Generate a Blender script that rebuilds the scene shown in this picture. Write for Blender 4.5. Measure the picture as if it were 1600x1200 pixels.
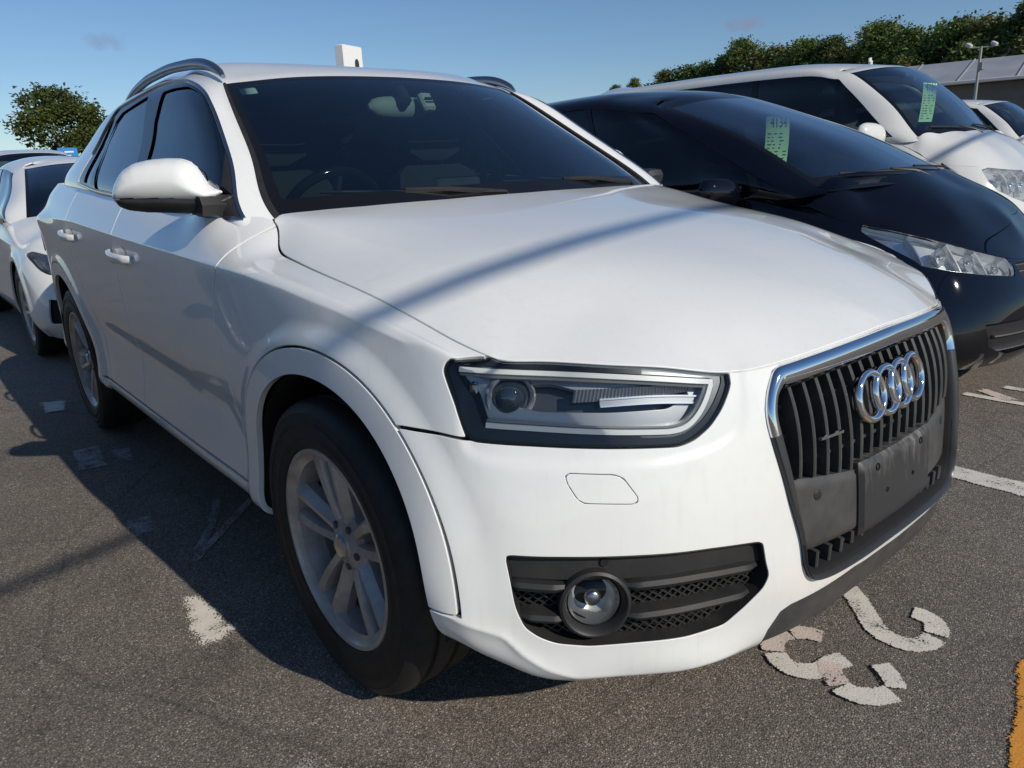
import bpy, math, random
import numpy as np
from mathutils import Vector, Matrix

# ---------------------------------------------------------------- scene, camera, light
for _o in list(bpy.data.objects):
    bpy.data.objects.remove(_o, do_unlink=True)
SC = bpy.context.scene
COL = SC.collection
CAM_POS = (1.444, -1.579, 1.184)
CAM_YAW, CAM_PITCH, CAM_ROLL = [math.radians(v) for v in (140.32, -16.57, -2.57)]
SUN_DIR = Vector((1.55, 0.21, 1.0)).normalized()        # towards the sun

def setup_camera():
    f = Vector((math.cos(CAM_YAW)*math.cos(CAM_PITCH), math.sin(CAM_YAW)*math.cos(CAM_PITCH), math.sin(CAM_PITCH)))
    r = Vector((math.sin(CAM_YAW), -math.cos(CAM_YAW), 0))
    u = r.cross(f)
    c, s = math.cos(CAM_ROLL), math.sin(CAM_ROLL)
    r2, u2 = r*c + u*s, u*c - r*s
    cd = bpy.data.cameras.new('camera')
    cd.sensor_width = 36.0
    cd.lens = 36.0*1152.9/1600.0
    cd.clip_start = 0.05
    cd.clip_end = 3000
    co = bpy.data.objects.new('camera', cd)
    COL.objects.link(co)
    m = Matrix(((r2.x, u2.x, -f.x, CAM_POS[0]), (r2.y, u2.y, -f.y, CAM_POS[1]), (r2.z, u2.z, -f.z, CAM_POS[2]), (0, 0, 0, 1)))
    co.matrix_world = m
    SC.camera = co
setup_camera()

def setup_light():
    w = bpy.data.worlds.new('World')
    SC.world = w
    w.use_nodes = True
    nt = w.node_tree
    bg = nt.nodes['Background']
    sky = nt.nodes.new('ShaderNodeTexSky')
    sky.sky_type = 'NISHITA'
    sky.sun_disc = False
    el = math.asin(SUN_DIR.z)
    sky.sun_elevation = el
    sky.sun_rotation = math.atan2(SUN_DIR.x, SUN_DIR.y)
    sky.altitude = 50
    sky.air_density = 1.0
    sky.dust_density = 0.0
    sky.ozone_density = 6.0
    # two faint wisps of cloud in an otherwise clear sky
    tc = nt.nodes.new('ShaderNodeTexCoord'); last = sky.outputs[0]
    def math_(op, a, b=None):
        n = nt.nodes.new('ShaderNodeMath'); n.operation = op
        for i, v in enumerate((a, b)):
            if v is None: continue
            if isinstance(v, (int, float)): n.inputs[i].default_value = v
            else: nt.links.new(v, n.inputs[i])
        return n.outputs[0]
    def dot(vec):
        n = nt.nodes.new('ShaderNodeVectorMath'); n.operation = 'DOT_PRODUCT'; nt.links.new(tc.outputs['Generated'], n.inputs[0]); n.inputs[1].default_value = vec
        return n.outputs['Value']
    for right, up, fwd, a, b, amt in CLOUDS:
        nz = nt.nodes.new('ShaderNodeTexNoise'); nz.inputs['Scale'].default_value = 70; nz.inputs['Detail'].default_value = 5; nt.links.new(tc.outputs['Generated'], nz.inputs['Vector'])
        e = math_('ADD', math_('POWER', math_('ABSOLUTE', math_('MULTIPLY', dot(right), 1/a)), 2.0), math_('POWER', math_('ABSOLUTE', math_('MULTIPLY', math_('SUBTRACT', dot(up), 0.0), 1/b)), 2.0))
        m_ = math_('SUBTRACT', math_('MULTIPLY', nz.outputs[0], 2.2), math_('ADD', e, .35))
        m_ = math_('MULTIPLY', math_('MULTIPLY', math_('MINIMUM', math_('MAXIMUM', m_, 0.0), 1.0), amt), math_('GREATER_THAN', dot(fwd), .9))
        mx = nt.nodes.new('ShaderNodeMix'); mx.data_type = 'RGBA'; nt.links.new(m_, mx.inputs[0]); nt.links.new(last, mx.inputs[6]); mx.inputs[7].default_value = (2.5, 3.1, 4.6, 1); last = mx.outputs[2]
    nt.links.new(last, bg.inputs[0])
    bg.inputs[1].default_value = SKY_STRENGTH
    sd = bpy.data.lights.new('sun', 'SUN')
    sd.energy = SUN_STRENGTH
    sd.angle = math.radians(0.53)
    sd.color = (1.0, 0.92, 0.80)
    so = bpy.data.objects.new('sun', sd)
    COL.objects.link(so)
    so.rotation_euler = (-SUN_DIR).to_track_quat('-Z', 'Y').to_euler()
    so.location = (0, 0, 30)
    SC.view_settings.view_transform = 'Standard'
    SC.view_settings.look = 'None'
    SC.view_settings.gamma = 1.0
    SC.view_settings.use_curve_mapping = False
    SC.view_settings.exposure = EXPOSURE
SKY_STRENGTH, SUN_STRENGTH, EXPOSURE = 0.12, 5.0, -0.44
CLOUDS = [((.8374, .5466, 0), (.0794, -.1216, .9894), (-.5408, .8285, .1452), .030, .011, .9), ((.2408, .9706, 0), (.144, -.0357, .9889), (-.9598, .2381, .1483), .03, .012, .45)]
setup_light()
SC.render.engine = 'CYCLES'
SC.cycles.max_bounces = 10
SC.cycles.transparent_max_bounces = 16
# ---------------------------------------------------------------- numeric surface tools
def spl(t, ts):
    """matrix of the natural cubic spline through knots t evaluated at ts"""
    t = np.asarray(t, float); n = len(t); h = np.diff(t)
    A = np.zeros((n, n)); B = np.zeros((n, n)); A[0, 0] = A[-1, -1] = 1
    for i in range(1, n-1):
        A[i, i-1], A[i, i], A[i, i+1] = h[i-1], 2*(h[i-1]+h[i]), h[i]
        B[i, i-1], B[i, i], B[i, i+1] = 6/h[i-1], -6/h[i-1]-6/h[i], 6/h[i]
    Mm = np.linalg.solve(A, B)
    ts = np.asarray(ts, float); k = np.clip(np.searchsorted(t, ts, 'right')-1, 0, n-2)
    a = (t[k+1]-ts)/h[k]; b = (ts-t[k])/h[k]; I = np.eye(n)
    return (a[:, None]*I[k]+b[:, None]*I[k+1] + ((a**3-a)[:, None]*Mm[k]+(b**3-b)[:, None]*Mm[k+1])*(h[k]**2)[:, None]/6)

def dense(t, n):
    """about n parameters over knots t, every knot included"""
    t = np.asarray(t, float); L = t[-1]-t[0]; out = [t[0]]
    for a, b in zip(t[:-1], t[1:]):
        m = max(1, int(round(n*(b-a)/L))); out += list(np.linspace(a, b, m+1)[1:])
    return np.array(out)

class Sheet:
    """triangle mesh with per-vertex columns: 0-2 position, 3-5 normal, 6-7 (u, v)"""
    def __init__(s, V, T): s.V, s.T = V, T
    def copy(s): return Sheet(s.V.copy(), s.T.copy())
    @property
    def x(s): return s.V[:, 0]
    @property
    def w(s): return -s.V[:, 1]
    @property
    def z(s): return s.V[:, 2]
    @property
    def u(s): return s.V[:, 6]
    @property
    def v(s): return s.V[:, 7]

def grid_sheet(P, U, Vv, flip=False):
    """P (nu,nv,3) positions; normals from the grid"""
    nu, nv = P.shape[:2]
    du = np.gradient(P, axis=0); dv = np.gradient(P, axis=1)
    N = np.cross(du, dv); 
    if flip: N = -N
    N /= np.linalg.norm(N, axis=2, keepdims=True)+1e-12
    uu, vv = np.meshgrid(U, Vv, indexing='ij')
    V = np.concatenate([P, N, uu[..., None], vv[..., None]], 2).reshape(-1, 8)
    i = np.arange(nu*nv).reshape(nu, nv)
    a, b, c, d = i[:-1, :-1].ravel(), i[1:, :-1].ravel(), i[1:, 1:].ravel(), i[:-1, 1:].ravel()
    T = np.concatenate([np.stack([a, b, c], 1), np.stack([a, c, d], 1)])
    if flip: T = T[:, ::-1]
    return Sheet(V, T)

def compact(V, T):
    used = np.unique(T); m = np.full(len(V), -1); m[used] = np.arange(len(used))
    return Sheet(V[used], m[T])

def clip(S, f):
    """keep the part of S where f (per vertex) >= 0, cutting triangles along f = 0"""
    if len(S.T) == 0: return S
    f = np.where(np.abs(f) < 1e-7, 1e-7, f)
    s = f > 0
    k = s[S.T].sum(1)
    full = S.T[k == 3]
    X = S.T[(k == 1) | (k == 2)]
    if len(X) == 0: return compact(S.V, full)
    kk = s[X].sum(1)
    odd = np.where(kk == 1, 1, 0)                      # state of the lonely vertex
    lone = (s[X] == odd[:, None].astype(bool)).argmax(1)
    r = np.arange(len(X))
    A, B, C_ = X[r, lone], X[r, (lone+1) % 3], X[r, (lone+2) % 3]
    e = np.concatenate([np.sort(np.stack([A, B], 1), 1), np.sort(np.stack([A, C_], 1), 1)])
    ue, inv = np.unique(e, axis=0, return_inverse=True)
    inv = inv.ravel()
    t = f[ue[:, 0]]/(f[ue[:, 0]]-f[ue[:, 1]])
    NV = S.V[ue[:, 0]]*(1-t)[:, None]+S.V[ue[:, 1]]*t[:, None]
    n0 = len(S.V); pab = n0+inv[:len(X)]; pac = n0+inv[len(X):]
    one = kk == 1
    T1 = np.stack([A[one], pab[one], pac[one]], 1)
    two = ~one
    T2 = np.stack([pab[two], B[two], C_[two]], 1); T3 = np.stack([pab[two], C_[two], pac[two]], 1)
    V = np.concatenate([S.V, NV])
    V[:, 3:6] /= np.linalg.norm(V[:, 3:6], axis=1, keepdims=True)+1e-12
    return compact(V, np.concatenate([full, T1, T2, T3]))

def sdf(px, py, poly, closed=True):
    """signed distance (positive inside) of points to a 2D polygon; unsigned for an open line"""
    poly = np.asarray(poly, float)
    a = poly if closed else poly[:-1]
    b = np.roll(poly, -1, 0) if closed else poly[1:]
    d2 = np.full(len(px), 1e9); ins = np.zeros(len(px), bool)
    for (ax, ay), (bx, by) in zip(a, b):
        ex, ey = bx-ax, by-ay; L = ex*ex+ey*ey+1e-18
        t = np.clip(((px-ax)*ex+(py-ay)*ey)/L, 0, 1)
        d2 = np.minimum(d2, (px-ax-t*ex)**2+(py-ay-t*ey)**2)
        if closed and ay != by:
            c = ((ay > py) != (by > py)) & (px < ex*(py-ay)/(by-ay)+ax)
            ins ^= c
    d = np.sqrt(d2)
    return np.where(ins, d, -d) if closed else d

def fillet(poly, r, n=5, closed=True):
    """round the corners of a polygon; r a number or one per corner"""
    P = [np.asarray(p, float) for p in poly]; m = len(P); out = []
    rr = r if hasattr(r, '__len__') else [r]*m
    for i in range(m):
        if not closed and i in (0, m-1): out.append(P[i]); continue
        p, a, b = P[i], P[i-1], P[(i+1) % m]
        da, db = np.linalg.norm(a-p), np.linalg.norm(b-p)
        q = min(rr[i], da*.45, db*.45)
        if q < 1e-5: out.append(p); continue
        s, e = p+(a-p)/da*q, p+(b-p)/db*q
        for t in np.linspace(0, 1, n): out.append((1-t)**2*s+2*t*(1-t)*p+t*t*e)
    return np.array(out)

def smooth_line(pts, n=40):
    pts = np.asarray(pts, float)
    t = np.concatenate([[0], np.cumsum(np.linalg.norm(np.diff(pts, axis=0), axis=1))])
    return spl(t, np.linspace(0, t[-1], n))@pts

def resample(pts, step, closed=False):
    pts = np.asarray(pts, float)
    if closed: pts = np.concatenate([pts, pts[:1]])
    L = np.concatenate([[0], np.cumsum(np.linalg.norm(np.diff(pts, axis=0), axis=1))])
    n = max(2, int(round(L[-1]/step)))
    s = np.linspace(0, L[-1], n+1)
    o = np.stack([np.interp(s, L, pts[:, k]) for k in range(pts.shape[1])], 1)
    return o[:-1] if closed else o

class TPS:
    """thin plate height field through scattered points"""
    def __init__(s, xy, val, lam=1e-6):
        s.c = np.asarray(xy, float); n = len(s.c); K = s.phi(s.c)
        A = np.zeros((n+3, n+3)); A[:n, :n] = K+lam*np.eye(n)
        A[:n, n] = 1; A[:n, n+1:] = s.c; A[n:, :n] = A[:n, n:].T
        s.k = np.linalg.solve(A, np.concatenate([np.asarray(val, float), np.zeros(3)]))
    def phi(s, p):
        r2 = ((p[:, None]-s.c[None])**2).sum(2); return .5*r2*np.log(r2+1e-12)
    def __call__(s, p):
        p = np.asarray(p, float); n = len(s.c)
        return s.phi(p)@s.k[:n]+s.k[n]+p@s.k[n+1:]

def boundary(S, skip_center=True):
    e = np.concatenate([S.T[:, [0, 1]], S.T[:, [1, 2]], S.T[:, [2, 0]]])
    key = np.sort(e, 1); _, inv, cnt = np.unique(key, axis=0, return_inverse=True, return_counts=True)
    b = e[cnt[inv.ravel()] == 1]
    if skip_center:
        b = b[~((np.abs(S.V[b[:, 0], 1]) < 1e-4) & (np.abs(S.V[b[:, 1], 1]) < 1e-4))]
    return b

def thicken(S, depth=.016, rnd=.0014):
    """rounded edge and return flange along the open boundary of a panel"""
    b = boundary(S)
    if len(b) == 0: return S
    V = S.V; n = len(V)
    ed = V[b[:, 1], :3]-V[b[:, 0], :3]
    nn = V[b[:, 0], 3:6]+V[b[:, 1], 3:6]
    o = np.cross(ed, nn)                                # points out of the panel
    acc = np.zeros((n, 3)); np.add.at(acc, b[:, 0], o); np.add.at(acc, b[:, 1], o)
    vs = np.unique(b); m = np.full(n, -1); m[vs] = np.arange(len(vs))
    t = acc[vs]; t /= np.linalg.norm(t, axis=1, keepdims=True)+1e-12
    N = V[vs, 3:6]; p = V[vs, :3]; k = len(vs)
    rings = [(0, 0, 1, 0), (.7, -.3, .7, .7), (1, -1, 0, 1), (1, -depth/rnd, 0, 1)]
    NV = []
    for a, c, pn, pt in rings:
        q = V[vs].copy(); q[:, :3] = p+t*(a*rnd)+N*(c*rnd); q[:, 3:6] = N*pn+t*pt
        q[:, 3:6] /= np.linalg.norm(q[:, 3:6], axis=1, keepdims=True); NV.append(q)
    T = [S.T]
    i, j = m[b[:, 0]], m[b[:, 1]]
    for r_ in range(3):
        a0, a1 = n+r_*k, n+(r_+1)*k
        T += [np.stack([a0+j, a0+i, a1+i], 1), np.stack([a0+j, a1+i, a1+j], 1)]
    return Sheet(np.concatenate([V]+NV), np.concatenate(T))

def offset(S, d):
    R = S.copy(); R.V[:, :3] += R.V[:, 3:6]*d; return R

def mirror(S):
    R = S.copy(); R.V[:, 1] *= -1; R.V[:, 4] *= -1; R.T = R.T[:, ::-1]; return R

def join(*Ss):
    V, T, o = [], [], 0
    for s in Ss: V.append(s.V); T.append(s.T+o); o += len(s.V)
    return Sheet(np.concatenate(V), np.concatenate(T))
# ---------------------------------------------------------------- the white SUV: master surfaces (w = distance to the right of the centre plane)
WHEEL_F, WHEEL_B = (0.0, 0.356), (-2.603, 0.356)
ARCH_F, ARCH_B = (0.025, 0.362), (-2.603, 0.362)
R_ARCH, R_FLARE = 0.415, 0.474

def side_row(x, W, zc, wc, tw, tz, zb=.285):
    """ten points of a side section from sill to belt: W widest, (wc, zc) the crease, (tw, tz) the top"""
    return [(x, W-.085, zb), (x, W-.03, zb+.03), (x, W-.022, zb+.12), (x, W-.026, zb+.22), (x, W-.012, zb+.36),
            (x, W-.001, zc-.15), (x, W, zc-.045), (x, wc, zc), (x, wc*.52+tw*.48+.004, zc*.5+tz*.5+.004), (x, tw, tz)]

def rows(xs, ws, zs): return list(zip(xs, ws, zs))

def lower_table():
    F = [
     [(x, 0., z) for x, z in zip((.765,.805,.845,.862,.860,.853,.842,.827,.808,.785), (.205,.235,.310,.393,.475,.550,.622,.690,.760,.824))],
     [(x, .15, z) for x, z in zip((.763,.802,.841,.857,.855,.848,.836,.821,.802,.779), (.205,.235,.310,.393,.475,.550,.622,.690,.758,.820))],
     rows((.752,.795,.826,.836,.834,.827,.816,.802,.784,.763), (.285,.300,.310,.310,.310,.310,.310,.308,.305,.300), (.205,.238,.312,.393,.475,.550,.621,.687,.753,.813)),
     rows((.735,.765,.782,.790,.788,.782,.772,.758,.742,.722), (.420,.455,.465,.470,.470,.468,.465,.462,.458,.452), (.215,.245,.315,.395,.475,.550,.618,.682,.747,.806)),
     rows((.705,.728,.733,.735,.732,.725,.714,.700,.683,.660), (.550,.595,.615,.622,.622,.618,.610,.600,.585,.565), (.230,.260,.325,.400,.478,.550,.618,.685,.755,.827)),
     rows((.640,.660,.667,.668,.665,.657,.645,.632,.617,.600), (.660,.705,.730,.740,.738,.730,.720,.705,.685,.655), (.235,.265,.335,.410,.485,.555,.625,.700,.773,.841)),
     rows((.555,.570,.577,.578,.573,.563,.552,.541,.531,.520), (.770,.825,.850,.855,.850,.838,.820,.800,.777,.742), (.245,.275,.345,.420,.495,.570,.650,.730,.798,.852)),
     rows((.440,.445,.455,.455,.448,.440,.432,.425,.435,.452), (.850,.905,.940,.942,.922,.897,.875,.858,.838,.807), (.300,.335,.395,.460,.560,.670,.770,.835,.854,.862)),
     rows((.300,)*10, (.880,.935,.955,.955,.945,.922,.898,.879,.858,.831), (.285,.310,.400,.500,.610,.730,.825,.880,.893,.901)),
     rows((.100,)*10, (.880,.935,.952,.952,.950,.940,.924,.907,.880,.843), (.285,.310,.400,.500,.615,.760,.868,.919,.934,.944)),
     rows((-.100,)*10, (.880,.932,.948,.948,.950,.949,.942,.930,.895,.846), (.285,.310,.400,.500,.625,.780,.897,.949,.963,.971)),
     rows((-.260,)*10, (.876,.930,.940,.938,.948,.954,.951,.942,.900,.842), (.285,.312,.402,.502,.635,.795,.915,.965,.983,.991)),
     rows((-.350,)*10, (.874,.928,.937,.934,.947,.956,.954,.946,.893,.826), (.285,.314,.404,.504,.640,.805,.922,.971,1.000,1.014)),
     rows((-.430,)*10, (.874,.928,.937,.934,.947,.957,.956,.948,.888,.797), (.285,.314,.404,.504,.640,.810,.928,.976,1.026,1.068)),
     side_row(-.54, .958, .978, .950, .870, 1.082), side_row(-.80, .960, .988, .952, .880, 1.095), side_row(-1.2, .962, 1.002, .954, .886, 1.112),
     side_row(-1.65, .962, 1.020, .954, .886, 1.133), side_row(-2.1, .962, 1.040, .952, .880, 1.158), side_row(-2.6, .958, 1.058, .940, .860, 1.180, .29),
     side_row(-3.0, .940, 1.068, .905, .815, 1.190, .30),
     [(-3.22,.84,.32),(-3.22,.88,.35),(-3.24,.89,.44),(-3.25,.89,.54),(-3.24,.885,.68),(-3.22,.87,.84),(-3.19,.85,.98),(-3.17,.83,1.05),(-3.14,.79,1.13),(-3.10,.74,1.19)],
     [(-3.38,.66,.32),(-3.40,.70,.35),(-3.43,.72,.44),(-3.44,.72,.54),(-3.42,.71,.68),(-3.38,.70,.84),(-3.34,.68,.98),(-3.31,.67,1.05),(-3.27,.65,1.13),(-3.22,.62,1.19)],
     [(-3.44,.35,.32),(-3.47,.36,.35),(-3.50,.37,.44),(-3.51,.37,.54),(-3.49,.37,.68),(-3.43,.36,.84),(-3.39,.35,.98),(-3.36,.35,1.05),(-3.31,.34,1.13),(-3.26,.33,1.19)],
     [(-3.45,0,.32),(-3.48,0,.35),(-3.51,0,.44),(-3.52,0,.54),(-3.50,0,.68),(-3.44,0,.84),(-3.40,0,.98),(-3.37,0,1.05),(-3.32,0,1.13),(-3.27,0,1.19)],
    ]
    return np.array(F)

def chord(Ctl, lev, axis=0):
    p = Ctl[:, lev] if axis == 0 else Ctl[lev]
    return np.concatenate([[0], np.cumsum(np.linalg.norm(np.diff(p, axis=0), axis=1))])

def tab_sheet(tab, lev, tv, nu, nv):
    """(x, w, z) control table -> dense right-hand sheet and its parameters"""
    tu = chord(tab, lev); U = dense(tu, nu); Vv = dense(tv, nv)
    Bu, Bv = spl(tu, U), spl(tv, Vv)
    P = np.einsum('ia,abk,jb->ijk', Bu, tab, Bv)
    P[0, :, 1] = 0; P[-1, :, 1] = 0
    Q = P.copy(); Q[..., 1] *= -1
    return Q, U, Vv, tu

LOW_TV = np.array([0, .06, .16, .26, .38, .50, .60, .68, .80, .92])
def smoothstep(a, b, x):
    t = np.clip((x-a)/(b-a), 0, 1); return t*t*(3-2*t)

PRESS = np.array([(1.06, .745), (1.05, .712), (1.01, .696), (.95, .688), (.80, .678), (.66, .672), (.56, .682), (.505, .70), (.475, .735), (.46, .80), (.46, .9), (1.06, .9)])
LOWFOLD = np.array([(.45, .262), (.651, .265), (.74, .272), (.843, .2817), (.889, .306), (.929, .341), (.96, .380), (1.011, .399), (1.056, .416), (1.2, .42)])
def suv_lower(nu=620, nv=150):
    Q, U, Vv, tu = tab_sheet(lower_table(), 4, LOW_TV, nu, nv)
    X, Z = Q[..., 0], Q[..., 2]
    side = smoothstep(.62, .42, X)*smoothstep(-3.3, -3.05, X)
    d = np.zeros_like(X)
    for cx, cz in (ARCH_F, ARCH_B):                       # flared arches
        r = np.hypot(X-cx, Z-cz)
        d += .013*smoothstep(R_FLARE+.055, R_FLARE-.004, r)*smoothstep(.25, .33, r+.0*X)
    # hollow above the sill, with a rising edge
    ze = .47+.05*np.clip((-.45-X)/1.6, 0, 1)
    hol = np.exp(-((Z-ze-.07)/.075)**2)*smoothstep(-.40, -.62, X)*smoothstep(-2.25, -1.95, X)
    d -= .016*hol
    # crisp shoulder crease along the side
    tab = lower_table(); k0 = 8; xs = tab[k0:19, 7, 0]; zs = tab[k0:19, 7, 2]
    zc = np.interp(-X, -xs, zs)
    d += .0065*np.exp(-np.abs(Z-zc)/.022)*smoothstep(.44, .25, X)
    Q[..., 1] -= d*side
    # soft pressing below the headlight and a folded lower edge on the bumper
    uu = np.broadcast_to(U[:, None], X.shape)
    ins = sdf(uu.ravel(), Z.ravel(), fillet(PRESS, .05, 6)).reshape(X.shape)
    rec = -.0050*smoothstep(-.012, .016, ins)*smoothstep(.25, .045, ins)
    zl = np.interp(uu, LOWFOLD[:, 0], LOWFOLD[:, 1])
    fold = .007*np.exp(-np.abs(Z-zl)/.020)*smoothstep(.42, .55, uu)*smoothstep(1.12, 1.02, uu)
    du_ = np.gradient(Q, axis=0); dv_ = np.gradient(Q, axis=1); nn = np.cross(dv_, du_); nn /= np.linalg.norm(nn, axis=2, keepdims=True)+1e-12
    Q = Q+nn*(rec+fold)[..., None]
    Q[0, :, 1] = 0; Q[-1, :, 1] = 0
    S = grid_sheet(Q, U, Vv, flip=True)
    return S, Q

def upper_table():
    G = [
     [(-.365,0,1.097),(-.570,0,1.232),(-.795,0,1.374),(-1.030,0,1.505),(-1.115,0,1.537)],
     [(-.375,.30,1.095),(-.580,.29,1.231),(-.803,.27,1.371),(-1.038,.25,1.501),(-1.122,.24,1.533)],
     [(-.415,.55,1.091),(-.615,.525,1.225),(-.835,.49,1.362),(-1.064,.455,1.489),(-1.145,.44,1.520)],
     [(-.460,.69,1.087),(-.657,.655,1.219),(-.875,.61,1.351),(-1.092,.565,1.477),(-1.165,.545,1.508)],
     [(-.490,.760,1.085),(-.682,.716,1.214),(-.895,.665,1.345),(-1.106,.613,1.470),(-1.175,.588,1.502)],
     [(-.487,.805,1.083),(-.672,.752,1.213),(-.875,.697,1.342),(-1.080,.640,1.462),(-1.185,.605,1.503)],
     [(-.500,.850,1.083),(-.685,.792,1.218),(-.882,.731,1.348),(-1.090,.668,1.468),(-1.230,.610,1.516)],
     [(-.560,.876,1.085),(-.745,.812,1.228),(-.955,.746,1.366),(-1.180,.676,1.488),(-1.330,.605,1.540)],
     [(-.80,.884,1.095),(-.90,.824,1.232),(-1.10,.752,1.382),(-1.33,.678,1.503),(-1.48,.60,1.551)],
     [(-1.2,.888,1.110),(-1.27,.826,1.250),(-1.42,.753,1.396),(-1.58,.678,1.512),(-1.66,.595,1.560)],
     [(-1.7,.888,1.135),(-1.72,.824,1.272),(-1.78,.752,1.408),(-1.83,.680,1.510),(-1.86,.595,1.556)],
     [(-2.2,.878,1.162),(-2.17,.816,1.290),(-2.12,.748,1.410),(-2.08,.678,1.500),(-2.07,.595,1.543)],
     [(-2.62,.855,1.182),(-2.50,.796,1.300),(-2.38,.735,1.402),(-2.27,.668,1.485),(-2.24,.590,1.525)],
     [(-2.90,.80,1.188),(-2.72,.752,1.300),(-2.54,.700,1.400),(-2.40,.64,1.474),(-2.36,.575,1.510)],
     [(-3.08,.70,1.19),(-2.86,.665,1.305),(-2.66,.625,1.405),(-2.50,.575,1.472),(-2.45,.530,1.505)],
     [(-3.20,.40,1.19),(-2.97,.385,1.310),(-2.75,.365,1.415),(-2.57,.34,1.490),(-2.50,.32,1.522)],
     [(-3.23,0,1.19),(-3.00,0,1.312),(-2.78,0,1.418),(-2.59,0,1.495),(-2.52,0,1.528)],
    ]
    G = np.array(G)
    base = G[:, :1]+(G[:, :1]-G[:, 1:2])*.55
    base[:, 0, 1] = G[:, 0, 1]-.022*(G[:, 0, 1] > .1)
    return np.concatenate([base, G], 1)
UP_TV = np.array([-.10, 0, .19, .38, .56, .66])

def suv_upper(nu=420, nv=90):
    Q, U, Vv, tu = tab_sheet(upper_table(), 2, UP_TV, nu, nv)
    return grid_sheet(Q, U, Vv, flip=True), Q

def plan_field(bpts, ipts, step=.012, lam=1e-5):
    """height field over plan (x, w) through boundary and inner points -> sheet over their bounding box"""
    A = np.array(list(bpts)+list(ipts)); 
    A2 = A.copy(); A2[:, 1] *= -1
    D = np.concatenate([A, A2[A[:, 1] > 1e-3]])
    f = TPS(D[:, :2], D[:, 2], lam)
    xs = np.arange(A[:, 0].min()-.02, A[:, 0].max()+.03, step); ws = np.arange(0, A[:, 1].max()+.03, step)
    gx, gw = np.meshgrid(xs, ws, indexing='ij')
    z = f(np.stack([gx.ravel(), gw.ravel()], 1)).reshape(gx.shape)
    P = np.stack([gx, -gw, z], 2)
    return grid_sheet(P, xs, ws, flip=True), f
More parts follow.
